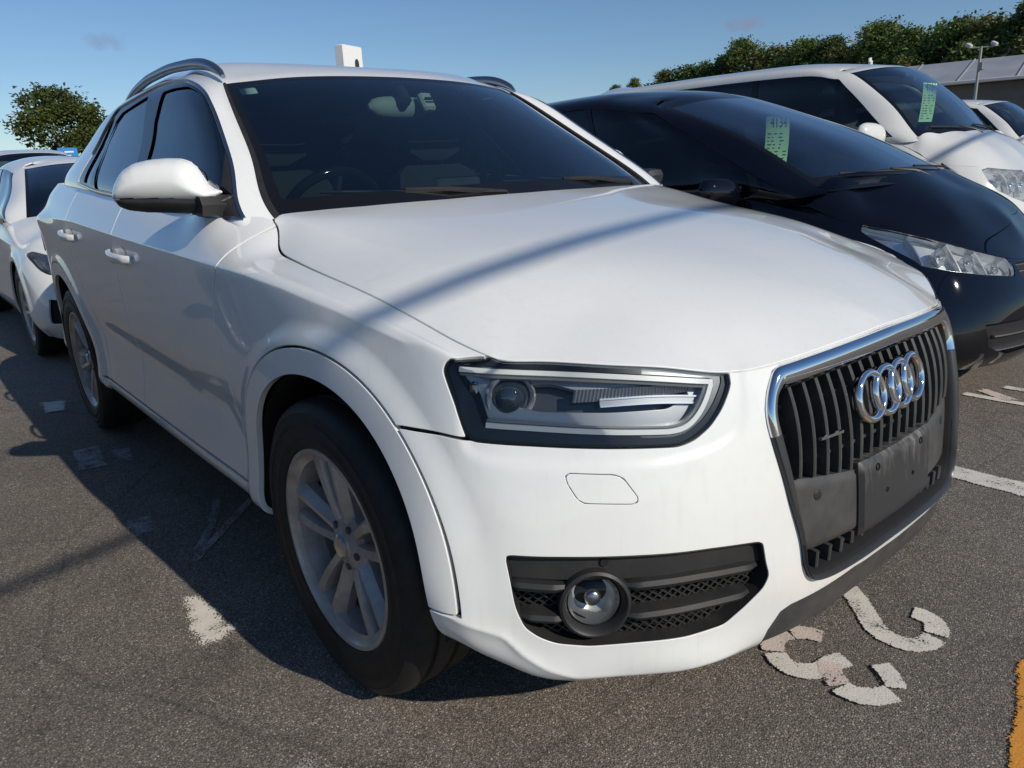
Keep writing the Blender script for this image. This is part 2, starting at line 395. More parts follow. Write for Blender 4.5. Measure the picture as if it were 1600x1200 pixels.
# outlines traced on the body surface: lower ones as (arc length from the nose, height), upper ones as (arc, rise)
OUT = {
 'lamp': [(1.11, 0.8534), (1.1038, 0.8606), (1.062, 0.8567), (0.8164, 0.8403), (0.6333, 0.8222), (0.4881, 0.8036), (0.5011, 0.7787), (0.5265, 0.7486), (0.5573, 0.7225), (0.5937, 0.7038), (0.6272, 0.6968), (0.7668, 0.7065), (0.9122, 0.7165), (1.0303, 0.7235), (1.0464, 0.7285), (1.0775, 0.7869), (1.114, 0.8401)],
 'drl': [(1.0808, 0.8452), (0.9877, 0.8389), (0.8397, 0.8296), (0.6789, 0.8142), (0.5332, 0.7966), (0.5477, 0.7748), (0.5722, 0.747), (0.6046, 0.7267), (0.6434, 0.7223), (0.7671, 0.732), (0.8893, 0.7421), (1.0078, 0.7501)],
 'fog': [(0.9539, 0.5319), (0.8431, 0.5268), (0.7174, 0.5184), (0.5754, 0.5072), (0.4699, 0.4954), (0.4596, 0.4904), (0.4517, 0.4465), (0.4432, 0.4215), (0.4563, 0.3958), (0.4984, 0.3642), (0.5411, 0.3388), (0.6269, 0.337), (0.7228, 0.3442), (0.8103, 0.348), (0.8678, 0.3596), (0.8958, 0.374), (0.9201, 0.3954), (0.9346, 0.4372), (0.9441, 0.4904)],
 'washer': [(0.8447, 0.6654), (0.8378, 0.6689), (0.7572, 0.6623), (0.7396, 0.655), (0.7145, 0.6214), (0.7143, 0.6132), (0.7232, 0.6107), (0.8091, 0.6182), (0.8211, 0.6247), (0.8408, 0.6524)],
 'seam': [(1.3228, 0.7255), (1.2689, 0.7288), (1.1934, 0.7332), (1.1043, 0.7303), (1.0405, 0.7242)],
 'grille': [(0.3752, 0.8077), (0.3956, 0.8003), (0.4194, 0.7654), (0.4296, 0.7363), (0.4302, 0.7099), (0.4205, 0.6592), (0.3962, 0.5563), (0.3703, 0.4767), (0.3619, 0.422), (0.3477, 0.3937), (0.3305, 0.3796), (0.2837, 0.3756), (0.1653, 0.3862)],
 'skid': [(0.1519, 0.3555), (0.1892, 0.3565), (0.308, 0.3417), (0.3765, 0.3338), (0.4008, 0.3243), (0.4242, 0.2862), (0.4301, 0.2547)],
 'foglamp': [(0.7925, 0.4296)],
 'projector': [(0.9572, 0.8061)],
 'lowseam': [(1.0538, 0.4192), (1.0098, 0.403), (0.9597, 0.3836), (0.9286, 0.3451), (0.8888, 0.3108), (0.8422, 0.2877), (0.7553, 0.2731), (0.6511, 0.2727)],
 'dlo': [(0.8073, -0.006), (0.8008, 0.1333), (0.8153, 0.2853), (0.8193, 0.4112), (0.8333, 0.4925), (0.859, 0.5235), (0.9347, 0.5489), (1.1583, 0.5702), (1.3739, 0.5598), (1.7476, 0.5267), (2.1968, 0.4877), (2.3201, 0.367), (2.328, 0.2085), (2.3447, 0.032), (2.0272, 0.0096), (1.6038, 0.0104), (1.3251, 0.0057), (0.924, 0.0003)],
 'gf': [(1.2781, 0.5086), (1.1114, 0.5191), (0.9354, 0.5148), (0.8747, 0.4933), (0.8437, 0.4473), (0.8307, 0.3504), (0.8285, 0.2493), (0.8172, 0.1553), (0.8107, 0.0861), (0.818, 0.0094), (0.9165, 0.0116), (1.4165, 0.0189), (1.4816, 0.1931), (1.4312, 0.3558)],
 'gq': [(2.2083, 0.451), (2.2506, 0.3935), (2.2602, 0.2086), (2.2519, 0.0426), (2.1355, 0.0433), (2.1439, 0.1313), (2.1873, 0.2729), (2.169, 0.4022)],
 'tri': [(0.8115, -0.0079), (0.8023, 0.1332), (0.8159, 0.2579), (0.8416, 0.1058), (0.907, -0.0062)],
 'gr': [(1.5223, 0.5064), (1.6952, 0.4854), (2.0319, 0.4403), (2.124, 0.3899), (2.1738, 0.2725), (2.1064, 0.122), (2.0557, 0.021), (1.7903, 0.0216), (1.563, 0.022), (1.5934, 0.196), (1.5786, 0.3606)],
}
# ---------------------------------------------------------------- blender helpers
def link(o, parent=None):
    COL.objects.link(o)
    if parent is not None: o.parent = parent
    return o

def root(name, label, cat, loc=(0, 0, 0), rz=0.0, group=None, kind=None):
    o = bpy.data.objects.new(name, None); link(o)
    o.empty_display_size = .2
    o.location = loc; o.rotation_euler = (0, 0, rz)
    return tag(o, label, cat, group, kind)

def tag(o, label=None, cat=None, group=None, kind=None):
    if label: o['label'] = label
    if cat: o['category'] = cat
    if group: o['group'] = group
    if kind: o['kind'] = kind
    return o

def sheet_obj(name, S, mat, parent=None):
    """Sheet with its own smooth normals -> mesh object"""
    V = np.ascontiguousarray(S.V[:, :3]); T = S.T
    me = bpy.data.meshes.new(name)
    me.vertices.add(len(V)); me.vertices.foreach_set('co', V.ravel())
    me.loops.add(3*len(T)); me.loops.foreach_set('vertex_index', np.ascontiguousarray(T, dtype=np.int32).ravel())
    me.polygons.add(len(T)); me.polygons.foreach_set('loop_start', np.arange(0, 3*len(T), 3, dtype=np.int32))
    me.polygons.foreach_set('loop_total', np.full(len(T), 3, dtype=np.int32))
    me.polygons.foreach_set('use_smooth', np.ones(len(T), bool))
    me.update(calc_edges=True)
    me.validate()
    if len(me.vertices) == len(V):
        me.normals_split_custom_set_from_vertices(S.V[:, 3:6].tolist())
    me.materials.append(mat)
    return link(bpy.data.objects.new(name, me), parent)

class MB:
    """collects simple shapes into one mesh"""
    def __init__(s): s.v, s.f = [], []
    def add(s, V, F):
        o = len(s.v); s.v += [tuple(float(c) for c in p) for p in V]; s.f += [tuple(int(i)+o for i in f) for f in F]; return s
    def box(s, c, d, R=None, bev=0.0):
        """box of size d about c, edges chamfered by bev"""
        hx, hy, hz = [v/2 for v in d]; b = min(bev, hx*.9, hy*.9, hz*.9)
        if b <= 0:
            P = [(sx*hx, sy*hy, sz*hz) for sz in (-1, 1) for sy in (-1, 1) for sx in (-1, 1)]
            F = [(0, 2, 3, 1), (4, 5, 7, 6), (0, 1, 5, 4), (2, 6, 7, 3), (0, 4, 6, 2), (1, 3, 7, 5)]
        else:
            P, F = [], []
            for sz in (-1, 1):
                for a, zz in ((b, hz), (0, hz-b)) if sz == 1 else ((0, hz-b), (b, hz)):
                    X, Y = hx-a, hy-a
                    P += [(-X+b, -Y, sz*zz), (X-b, -Y, sz*zz), (X, -Y+b, sz*zz), (X, Y-b, sz*zz), (X-b, Y, sz*zz), (-X+b, Y, sz*zz), (-X, Y-b, sz*zz), (-X, -Y+b, sz*zz)]
            # order rings bottom to top
            rings = [P[8:16], P[0:8], P[24:32], P[16:24]] if False else [P[8:16], P[0:8], P[24:32], P[16:24]]
            P = rings[0]+rings[1]+rings[2]+rings[3]
            F = [tuple(range(7, -1, -1)), tuple(range(24, 32))]
            for r in range(3):
                for i in range(8): j = (i+1) % 8; F.append((r*8+i, r*8+j, r*8+8+j, r*8+8+i))
        P = np.array(P)
        if R is not None: P = P@np.array(R).T
        return s.add(P+np.array(c), F)
    def tube(s, pts, r, n=8, closed=False, cap=True, flat=1.0, up=None):
        """round (or flattened) tube along a line; r a number or one per point"""
        pts = np.asarray(pts, float); m = len(pts)
        rr = np.full(m, r) if np.isscalar(r) else np.asarray(r, float)
        T = np.gradient(pts, axis=0) if not closed else np.roll(pts, -1, 0)-np.roll(pts, 1, 0)
        T /= np.linalg.norm(T, axis=1, keepdims=True)+1e-12
        u = np.array(up if up is not None else ((0, 0, 1) if abs(T[0][2]) < .9 else (1, 0, 0)), float)
        V = []
        for i in range(m):
            if up is None and i > 0: u = u-T[i]*(u@T[i])
            a = u-T[i]*(u@T[i]); a /= np.linalg.norm(a)+1e-12; b = np.cross(T[i], a)
            if up is None: u = a
            for k in range(n):
                t = 2*math.pi*(k+.5)/n; V.append(pts[i]+rr[i]*(a*math.cos(t)*flat+b*math.sin(t)))
        F = []
        for i in range(m if closed else m-1):
            j = (i+1) % m
            for k in range(n): l = (k+1) % n; F.append((i*n+k, i*n+l, j*n+l, j*n+k))
        if cap and not closed: F += [tuple(range(n-1, -1, -1)), tuple(range((m-1)*n, m*n))]
        return s.add(V, F)
    def sweep(s, pts, frames, prof, closed=False, capends=True):
        """profile points (a, b) carried along pts with frame vectors (A, B) per point"""
        V = []; m, n = len(pts), len(prof)
        for p, (A, B) in zip(pts, frames):
            for a, b in prof: V.append(np.asarray(p)+np.asarray(A)*a+np.asarray(B)*b)
        F = []
        for i in range(m if closed else m-1):
            j = (i+1) % m
            for k in range(n): l = (k+1) % n; F.append((i*n+k, i*n+l, j*n+l, j*n+k))
        if capends and not closed: F += [tuple(range(n-1, -1, -1)), tuple(range((m-1)*n, m*n))]
        return s.add(V, F)
    def lathe(s, prof, c=(0, 0, 0), axis='y', n=32, a0=0, a1=2*math.pi, closed_prof=False):
        """profile (r, h) turned about an axis"""
        full = abs(a1-a0-2*math.pi) < 1e-6; k = n if full else n+1; m = len(prof); V = []
        for i in range(k):
            t = a0+(a1-a0)*i/n
            for r, h in prof:
                if axis == 'y': V.append((c[0]+r*math.cos(t), c[1]+h, c[2]+r*math.sin(t)))
                elif axis == 'z': V.append((c[0]+r*math.cos(t), c[1]+r*math.sin(t), c[2]+h))
                else: V.append((c[0]+h, c[1]+r*math.cos(t), c[2]+r*math.sin(t)))
        F = []
        mm = m if closed_prof else m-1
        for i in range(n):
            j = (i+1) % k
            for q in range(mm): p = (q+1) % m; F.append((i*m+q, i*m+p, j*m+p, j*m+q))
        return s.add(V, F)
    def prism(s, poly, d, o=(0, 0, 0), ex=(1, 0, 0), ey=(0, 0, 1), ez=(0, 1, 0), bev=0.0):
        """2D outline (in ex, ey about o) extruded by d along ez"""
        poly = np.asarray(poly, float); n = len(poly)
        o, ex, ey, ez = [np.asarray(q, float) for q in (o, ex, ey, ez)]
        if bev > 0:
            c = poly.mean(0); rad = np.linalg.norm(poly-c, axis=1).mean(); inn = c+(poly-c)*(1-bev/rad)
            L = [(inn, 0), (poly, bev), (poly, d-bev), (inn, d)]
        else: L = [(poly, 0), (poly, d)]
        V = [o+ex*p[0]+ey*p[1]+ez*h for q, h in L for p in q]
        F = [tuple(range(n-1, -1, -1)), tuple(range((len(L)-1)*n, len(L)*n))]
        for r in range(len(L)-1):
            for i in range(n): j = (i+1) % n; F.append((r*n+i, r*n+j, r*n+n+j, r*n+n+i))
        return s.add(V, F)
    def mirror_y(s):
        m = MB(); m.v = [(x, -y, z) for x, y, z in s.v]; m.f = [tuple(reversed(f)) for f in s.f]; return m
    def xform(s, R, t):
        P = np.array(s.v)@np.array(R).T+np.array(t); m = MB(); m.v = [tuple(p) for p in P]; m.f = list(s.f); return m
    def mesh(s, name, mat, smooth=35):
        me = bpy.data.meshes.new(name); me.from_pydata(s.v, [], s.f); me.materials.append(mat)
        me.validate()
        if smooth:
            me.polygons.foreach_set('use_smooth', np.ones(len(me.polygons), bool))
            me.set_sharp_from_angle(angle=math.radians(smooth))
        me.update(); return me
    def build(s, name, mat, parent=None, smooth=35, fix=True):
        me = s.mesh(name, mat, smooth)
        if fix:
            import bmesh
            bm = bmesh.new(); bm.from_mesh(me); bmesh.ops.recalc_face_normals(bm, faces=bm.faces); bm.to_mesh(me); bm.free()
        return link(bpy.data.objects.new(name, me), parent)

def copy_tree(o, parent=None):
    c = o.copy(); link(c, parent)
    for ch in o.children: copy_tree(ch, c)
    return c

# ---------------------------------------------------------------- materials
MATS = {}
def mat(name, color=(.5, .5, .5), rough=.5, metal=0.0, coat=0.0, spec=.5, trans=0.0, ior=1.45, emit=None):
    if name in MATS: return MATS[name]
    m = bpy.data.materials.new(name); m.use_nodes = True
    b = m.node_tree.nodes['Principled BSDF']
    b.inputs['Base Color'].default_value = (*color, 1)
    b.inputs['Roughness'].default_value = rough
    b.inputs['Metallic'].default_value = metal
    b.inputs['Coat Weight'].default_value = coat
    b.inputs['Coat Roughness'].default_value = .03
    b.inputs['Specular IOR Level'].default_value = spec
    b.inputs['Transmission Weight'].default_value = trans
    b.inputs['IOR'].default_value = ior
    MATS[name] = m
    return m

def N(m): return m.node_tree.nodes, m.node_tree.links
def noise(m, scale, detail=4, rough=.55, coord='Object', vec=None):
    n, l = N(m); t = n.new('ShaderNodeTexNoise'); t.inputs['Scale'].default_value = scale
    t.inputs['Detail'].default_value = detail; t.inputs['Roughness'].default_value = rough
    if vec is None:
        c = n.get('TC') or n.new('ShaderNodeTexCoord'); c.name = 'TC'; vec = c.outputs[coord]
    l.new(vec, t.inputs['Vector']); return t
def ramp(m, src, stops):
    n, l = N(m); r = n.new('ShaderNodeValToRGB'); e = r.color_ramp.elements
    while len(e) < len(stops): e.new(.5)
    for k, (p, c) in zip(e, stops): k.position = p; k.color = (*c, 1) if len(c) == 3 else c
    l.new(src, r.inputs[0]); return r
def bump(m, src, strength=.3, dist=.01, nrm=None):
    n, l = N(m); b = n.new('ShaderNodeBump'); b.inputs['Strength'].default_value = strength; b.inputs['Distance'].default_value = dist
    l.new(src, b.inputs['Height'])
    if nrm is not None: l.new(nrm, b.inputs['Normal'])
    l.new(b.outputs[0], n['Principled BSDF'].inputs['Normal']); return b
def mixc(m, fac, a, b, mode='MIX'):
    n, l = N(m); x = n.new('ShaderNodeMix'); x.data_type = 'RGBA'; x.blend_type = mode
    for sock, v in ((x.inputs[0], fac), (x.inputs[6], a), (x.inputs[7], b)):
        if isinstance(v, (int, float)): sock.default_value = v
        elif isinstance(v, tuple): sock.default_value = (*v, 1)
        else: l.new(v, sock)
    return x.outputs[2]

def paint(name, color, dirt=.06, rough=.28, coat=1.0, spec=.3):
    m = mat(name, color, rough, 0, coat, spec); n, l = N(m); b = n['Principled BSDF']
    t = noise(m, 3.0, 6, .6); t2 = noise(m, 22.0, 5, .7)
    r = ramp(m, t.outputs[0], [(.40, (0, 0, 0)), (.75, (1, 1, 1))])
    r2 = ramp(m, t2.outputs[0], [(.5, (0, 0, 0)), (.8, (1, 1, 1))])
    k = n.new('ShaderNodeMath'); k.operation = 'MULTIPLY'; l.new(r.outputs[0], k.inputs[0]); l.new(r2.outputs[0], k.inputs[1])
    k2 = n.new('ShaderNodeMath'); k2.operation = 'MULTIPLY'; l.new(k.outputs[0], k2.inputs[0]); k2.inputs[1].default_value = dirt*6
    l.new(mixc(m, k2.outputs[0], color, (.30, .27, .22)), b.inputs['Base Color'])
    mp = n.new('ShaderNodeMapping'); mp.inputs['Scale'].default_value = (1, 1, .07); l.new(n['TC'].outputs['Object'], mp.inputs[0]); t3 = noise(m, 48, 4, .65, vec=mp.outputs[0])
    r3 = ramp(m, t3.outputs[0], [(.56, (0, 0, 0)), (.82, (dirt*3.0,)*3)]); l.new(mixc(m, r3.outputs[0], b.inputs['Base Color'].links[0].from_socket, (.30, .27, .22)), b.inputs['Base Color'])
    kr = n.new('ShaderNodeMath'); kr.operation = 'MULTIPLY_ADD'; l.new(t.outputs[0], kr.inputs[0]); kr.inputs[1].default_value = .05; kr.inputs[2].default_value = .0
    l.new(kr.outputs[0], b.inputs['Coat Roughness'])
    return m

def glass(name, tint=(.75, .85, .82), rough=0.0, refl=1.0):
    """thin pane: tinted see-through with a Fresnel reflection"""
    if name in MATS: return MATS[name]
    m = bpy.data.materials.new(name); m.use_nodes = True; n, l = N(m)
    n.remove(n['Principled BSDF']); o = n['Material Output']
    t = n.new('ShaderNodeBsdfTransparent'); t.inputs[0].default_value = (*tint, 1)
    g = n.new('ShaderNodeBsdfGlossy'); g.inputs['Roughness'].default_value = rough
    f = n.new('ShaderNodeFresnel'); f.inputs['IOR'].default_value = 1.52
    k = n.new('ShaderNodeMath'); k.operation = 'MULTIPLY'; k.inputs[1].default_value = refl; k.use_clamp = True
    l.new(f.outputs[0], k.inputs[0])
    x = n.new('ShaderNodeMixShader'); l.new(k.outputs[0], x.inputs[0]); l.new(t.outputs[0], x.inputs[1]); l.new(g.outputs[0], x.inputs[2])
    l.new(x.outputs[0], o.inputs[0]); MATS[name] = m; return m
# ---------------------------------------------------------------- ground and paint
def ground():
    m = mat('asphalt', (.10, .095, .088), .82); n, l = N(m); b = n['Principled BSDF']
    c = n.get('TC') or n.new('ShaderNodeTexCoord'); c.name = 'TC'
    v = n.new('ShaderNodeTexVoronoi'); v.inputs['Scale'].default_value = 250; l.new(c.outputs['Object'], v.inputs['Vector'])
    v2 = n.new('ShaderNodeTexVoronoi'); v2.inputs['Scale'].default_value = 420; l.new(c.outputs['Object'], v2.inputs['Vector'])
    big = noise(m, .55, 5, .6); mid = noise(m, 6, 6, .65); fine = noise(m, 130, 3, .6)
    # stone colours
    sep = n.new('ShaderNodeSeparateColor'); l.new(v.outputs['Color'], sep.inputs[0])
    st = ramp(m, sep.outputs[0], [(0, (.135, .121, .102)), (.45, (.220, .197, .168)), (.8, (.290, .258, .218)), (.93, (.36, .300, .25)), (1, (.58, .54, .47))])
    gap = ramp(m, v.outputs['Distance'], [(.30, (1, 1, 1)), (.62, (.55, .55, .55))])
    col = mixc(m, 1.0, st.outputs[0], gap.outputs[0], 'MULTIPLY')
    tone = ramp(m, big.outputs[0], [(.3, (.82, .82, .83)), (.7, (1.16, 1.13, 1.10))]); col = mixc(m, 1.0, col, tone.outputs[0], 'MULTIPLY')
    tone2 = ramp(m, mid.outputs[0], [(.3, (.88, .88, .88)), (.7, (1.10, 1.10, 1.10))]); col = mixc(m, 1.0, col, tone2.outputs[0], 'MULTIPLY')
    stn = noise(m, 1.9, 7, .68); rs = ramp(m, stn.outputs[0], [(.30, (.62, .62, .63)), (.42, (1, 1, 1)), (.66, (1, 1, 1)), (.80, (1.18, 1.10, 1.05))]); col = mixc(m, 1.0, col, rs.outputs[0], 'MULTIPLY')
    crk = n.new('ShaderNodeTexVoronoi'); crk.feature = 'DISTANCE_TO_EDGE'; crk.inputs['Scale'].default_value = .42
    wob = noise(m, 3.0, 5, .7); mv = n.new('ShaderNodeMix'); mv.data_type = 'RGBA'; mv.inputs[0].default_value = .12; l.new(c.outputs['Object'], mv.inputs[6]); l.new(wob.outputs[1], mv.inputs[7]); l.new(mv.outputs[2], crk.inputs['Vector'])
    rc = ramp(m, crk.outputs['Distance'], [(.0, (.72, .72, .72)), (.0015, (.85, .85, .85)), (.004, (1, 1, 1))]); col = mixc(m, 1.0, col, rc.outputs[0], 'MULTIPLY')
    l.new(col, b.inputs['Base Color'])
    h = n.new('ShaderNodeMath'); h.operation = 'SUBTRACT'; l.new(fine.outputs[0], h.inputs[0]); l.new(v.outputs['Distance'], h.inputs[1])
    h2 = n.new('ShaderNodeMath'); h2.operation = 'MULTIPLY_ADD'; l.new(v2.outputs['Distance'], h2.inputs[0]); h2.inputs[1].default_value = -.4; l.new(h.outputs[0], h2.inputs[2])
    bump(m, h2.outputs[0], .55, .0035)
    r = ramp(m, sep.outputs[1], [(0, (.55, .55, .55)), (.6, (.85, .85, .85)), (1, (.95, .95, .95))]); l.new(r.outputs[0], b.inputs['Roughness'])
    bb = MB(); bb.add([(-900, -900, 0), (900, -900, 0), (900, 900, 0), (-900, 900, 0)], [(0, 1, 2, 3)])
    tag(bb.build('ground', m, None), kind='structure')
ground()

def road_paint(name, color, wear=.5, soft=0.0, fade=1.0):
    """worn paint: stones show through where the noise says so"""
    m = bpy.data.materials.new(name); m.use_nodes = True; n, l = N(m); b = n['Principled BSDF']; b.inputs['Roughness'].default_value = .8
    c = n.new('ShaderNodeTexCoord'); c.name = 'TC'
    v = n.new('ShaderNodeTexVoronoi'); v.inputs['Scale'].default_value = 190; l.new(c.outputs['Object'], v.inputs['Vector'])
    t = noise(m, 190, 3, .7); t2 = noise(m, 14, 4, .6)
    a = n.new('ShaderNodeMath'); a.operation = 'ADD'; l.new(t.outputs[0], a.inputs[0]); l.new(t2.outputs[0], a.inputs[1])
    s = n.new('ShaderNodeMath'); s.operation = 'MULTIPLY_ADD'; l.new(v.outputs['Distance'], s.inputs[0]); s.inputs[1].default_value = -.45; l.new(a.outputs[0], s.inputs[2])
    at = n.new('ShaderNodeAttribute'); at.attribute_name = 'edge'
    s2 = n.new('ShaderNodeMath'); s2.operation = 'MULTIPLY_ADD'; l.new(at.outputs['Fac'], s2.inputs[0]); s2.inputs[1].default_value = .75; l.new(s.outputs[0], s2.inputs[2])
    r = ramp(m, s2.outputs[0], [(wear, (0, 0, 0)), (wear+.06, (fade, fade, fade))])
    # the ramp input is clamped to 0..1, so rescale
    k = n.new('ShaderNodeMath'); k.operation = 'MULTIPLY'; k.inputs[1].default_value = .5; l.new(s2.outputs[0], k.inputs[0]); l.new(k.outputs[0], r.inputs[0])
    l.new(r.outputs[0], b.inputs['Alpha'])
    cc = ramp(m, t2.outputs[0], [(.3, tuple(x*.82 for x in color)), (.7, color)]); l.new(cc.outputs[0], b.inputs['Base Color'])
    bump(m, v.outputs['Distance'], .3, -.002)
    MATS[name] = m; return m
PAINT_W = road_paint('worn_white_paint', (.74, .70, .62), .625)
PAINT_P = road_paint('worn_pink_paint', (.70, .59, .52), .625)
PAINT_B = road_paint('bay_line_paint', (.70, .67, .60), .62)
PAINT_O = road_paint('orange_paint', (.70, .30, .04), .55)
PAINT_S = road_paint('sprayed_paint', (.78, .73, .62), .62)
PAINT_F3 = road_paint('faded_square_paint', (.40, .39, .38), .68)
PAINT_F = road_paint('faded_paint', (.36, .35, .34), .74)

def edge_attr(o, vals):
    a = o.data.attributes.new('edge', 'FLOAT', 'POINT'); a.data.foreach_set('value', np.asarray(vals, dtype=np.float32))

ZK = [0]
def stroke(path, wd, m, name, label, z=.004, sm=True, cat='marking', flat=1.0):
    """painted stroke with a ragged edge: five lanes across, the outer ones worn"""
    ZK[0] += 1; z = z+.0005*(ZK[0] % 9)
    P = smooth_line(path, 60) if sm and len(path) > 2 else resample(path, .02)
    T = np.gradient(P, axis=0); T /= np.linalg.norm(T, axis=1, keepdims=True); Nn = np.stack([-T[:, 1], T[:, 0]], 1)
    lanes = (-.66, -.46, 0, .46, .66); ev = (0, 1, 1, 1, 0); V = []; E = []
    L = np.concatenate([[0], np.cumsum(np.linalg.norm(np.diff(P, axis=0), axis=1))]); end = np.minimum(L, L[-1]-L)
    for p, q, e in zip(P, Nn, end):
        for a, k in zip(lanes, ev): V.append((*(p+q*a*wd), z)); E.append(k*min(1, .45+e/(wd*.16)))
    b = MB().add(V, [(i*5+k, i*5+k+1, i*5+6+k, i*5+5+k) for i in range(len(P)-1) for k in range(4)])
    o = b.build(name, m, None, 0); edge_attr(o, E)
    if label: tag(o, label, cat)
    return o

def blob(poly, m, name, label, soft=.06, z=.004):
    poly = np.array(poly, float); a0, b0 = poly.min(0)-.02; a1, b1 = poly.max(0)+.02; st = .012
    xs, ys = np.arange(a0, a1+st, st), np.arange(b0, b1+st, st); gx, gy = np.meshgrid(xs, ys, indexing='ij')
    d = sdf(gx.ravel(), gy.ravel(), poly); V = np.stack([gx.ravel(), gy.ravel(), np.full(gx.size, z)], 1); k = len(ys)
    F = [(i*k+j, (i+1)*k+j, (i+1)*k+j+1, i*k+j+1) for i in range(len(xs)-1) for j in range(k-1)]
    o = MB().add(V, F).build(name, m, None, 0); edge_attr(o, np.clip((d+.015)/soft, 0, 1)); tag(o, label, 'marking'); return o

NUM = root('bay_number', 'white bay number 23 painted on the asphalt in front of the SUV', 'marking', (.76, .05, 0))
def numpart(o):
    o.parent = NUM; o.matrix_parent_inverse = Matrix.Translation((-.76, -.05, 0)); return o
numpart(stroke([(.628, .292), (.651, .272), (.705, .221), (.747, .177), (.783, .148), (.82, .139), (.856, .147), (.881, .179), (.89, .222)], .054, PAINT_W, 'digit_stroke', None))
numpart(stroke([(.887, .232), (.872, .272), (.85, .290), (.827, .295), (.805, .292)], .054, PAINT_W, 'digit_stroke', None))
numpart(stroke([(.700, .026), (.658, .007), (.634, -.018)], .052, PAINT_P, 'digit_stroke', None))
numpart(stroke([(.630, -.022), (.621, -.07), (.646, -.116)], .054, PAINT_P, 'digit_stroke', None))
numpart(stroke([(.650, -.118), (.674, -.136), (.704, -.143), (.74, -.125), (.761, -.09), (.767, -.048), (.781, -.018)], .052, PAINT_W, 'digit_stroke', None))
numpart(stroke([(.757, -.058), (.780, -.092), (.815, -.120)], .052, PAINT_P, 'digit_stroke', None))
numpart(stroke([(.815, -.122), (.855, -.124), (.889, -.093), (.910, -.058)], .054, PAINT_W, 'digit_stroke', None))
numpart(stroke([(.906, -.040), (.880, -.010), (.842, .018)], .044, PAINT_W, 'digit_stroke', None))
stroke([(-5.0, 1.318), (3.5, 1.318)], .115, PAINT_B, 'bay_line', 'white bay line running between the SUV and the black minivan', sm=False)
stroke([(.2, 2.34), (.62, 2.345)], .05, PAINT_W, 'bay_number_stroke', 'straight worn white stroke on the asphalt by the black minivan front, nearest the SUV')
stroke([(.24, 2.46), (.42, 2.364)], .06, PAINT_P, 'bay_number_stroke', 'slanting pinkish worn stroke on the asphalt by the black minivan front')
stroke([(.30, 2.575), (.62, 2.58)], .05, PAINT_W, 'bay_number_stroke', 'straight worn white stroke by the black minivan front, farthest from the SUV')
blob([(-.69, -1.13), (-.655, -1.06), (-.40, -1.045), (-.35, -1.10), (-.37, -1.17), (-.50, -1.185)], PAINT_S, 'sprayed_patch', 'cream sprayed paint patch beside the SUV front wheel at the shadow edge')
blob([(.12, -1.22), (.13, -1.11), (.20, -1.06), (.30, -1.08), (.32, -1.2)], PAINT_F, 'sprayed_patch', 'small pale worn paint patch at the bottom edge, below the front tyre')
blob([(1.065, .26), (1.110, .10), (1.150, -.08), (1.19, -.2), (1.5, -.2), (1.5, .4), (1.1, .4)], PAINT_O, 'orange_patch', 'orange painted patch at the bottom right corner of the ground', .012)
blob([(-3.36, -1.07), (-3.30, -.95), (-3.08, -1.0), (-3.1, -1.1)], PAINT_W, 'faded_mark', 'pale scuffed paint mark by the SUV rear wheel', .03)
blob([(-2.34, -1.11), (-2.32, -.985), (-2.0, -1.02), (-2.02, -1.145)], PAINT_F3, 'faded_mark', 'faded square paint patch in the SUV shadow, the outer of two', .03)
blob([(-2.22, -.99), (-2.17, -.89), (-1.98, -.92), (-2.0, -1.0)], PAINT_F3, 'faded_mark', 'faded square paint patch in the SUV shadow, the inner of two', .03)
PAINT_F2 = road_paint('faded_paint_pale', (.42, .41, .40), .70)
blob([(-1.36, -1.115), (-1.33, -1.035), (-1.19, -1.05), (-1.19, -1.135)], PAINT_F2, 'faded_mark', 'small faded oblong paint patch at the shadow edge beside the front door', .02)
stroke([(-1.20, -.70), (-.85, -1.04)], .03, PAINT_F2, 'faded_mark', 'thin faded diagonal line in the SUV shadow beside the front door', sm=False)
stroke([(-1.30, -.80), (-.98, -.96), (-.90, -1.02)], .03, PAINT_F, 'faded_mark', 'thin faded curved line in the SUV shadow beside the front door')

# ---------------------------------------------------------------- the cable whose shadow crosses the hoods
def cable():
    h = 4.3; pts = []
    for y in np.linspace(-14, 26, 60):
        yp = y-.21*h; xp = -1.20-.25*(yp+1.17); sag = .0012*((y-6)**2-400)
        pts.append((xp+1.55*h, y, h+0*sag))
    o = MB().tube(pts, .023, 8).build('overhead_cable', M_BLACKPL_0, None, 60); tag(o, 'overhead cable out of frame whose soft shadow band crosses the hoods', 'cable')
M_BLACKPL_0 = mat('cable_sheath', (.02, .02, .02), .6)
cable()

# ---------------------------------------------------------------- trees
def leaf_mat(name, c0, c1):
    m = mat(name, c0, .55, spec=.35); n, l = N(m); b = n['Principled BSDF']
    t = noise(m, .55, 4, .6); t2 = noise(m, 5.5, 3, .7); a = n.new('ShaderNodeMath'); a.operation = 'ADD'; l.new(t.outputs[0], a.inputs[0]); l.new(t2.outputs[0], a.inputs[1])
    k = n.new('ShaderNodeMath'); k.operation = 'MULTIPLY'; k.inputs[1].default_value = .5; l.new(a.outputs[0], k.inputs[0])
    r = ramp(m, k.outputs[0], [(.36, c0), (.56, c1), (.68, tuple(min(1, x*1.5) for x in c1))]); l.new(r.outputs[0], b.inputs['Base Color'])
    # thin leaves let some light through
    tr = n.new('ShaderNodeBsdfTranslucent'); l.new(r.outputs[0], tr.inputs[0]); mx = n.new('ShaderNodeMixShader'); mx.inputs[0].default_value = .25
    l.new(b.outputs[0], mx.inputs[1]); l.new(tr.outputs[0], mx.inputs[2]); l.new(mx.outputs[0], n['Material Output'].inputs[0]); return m
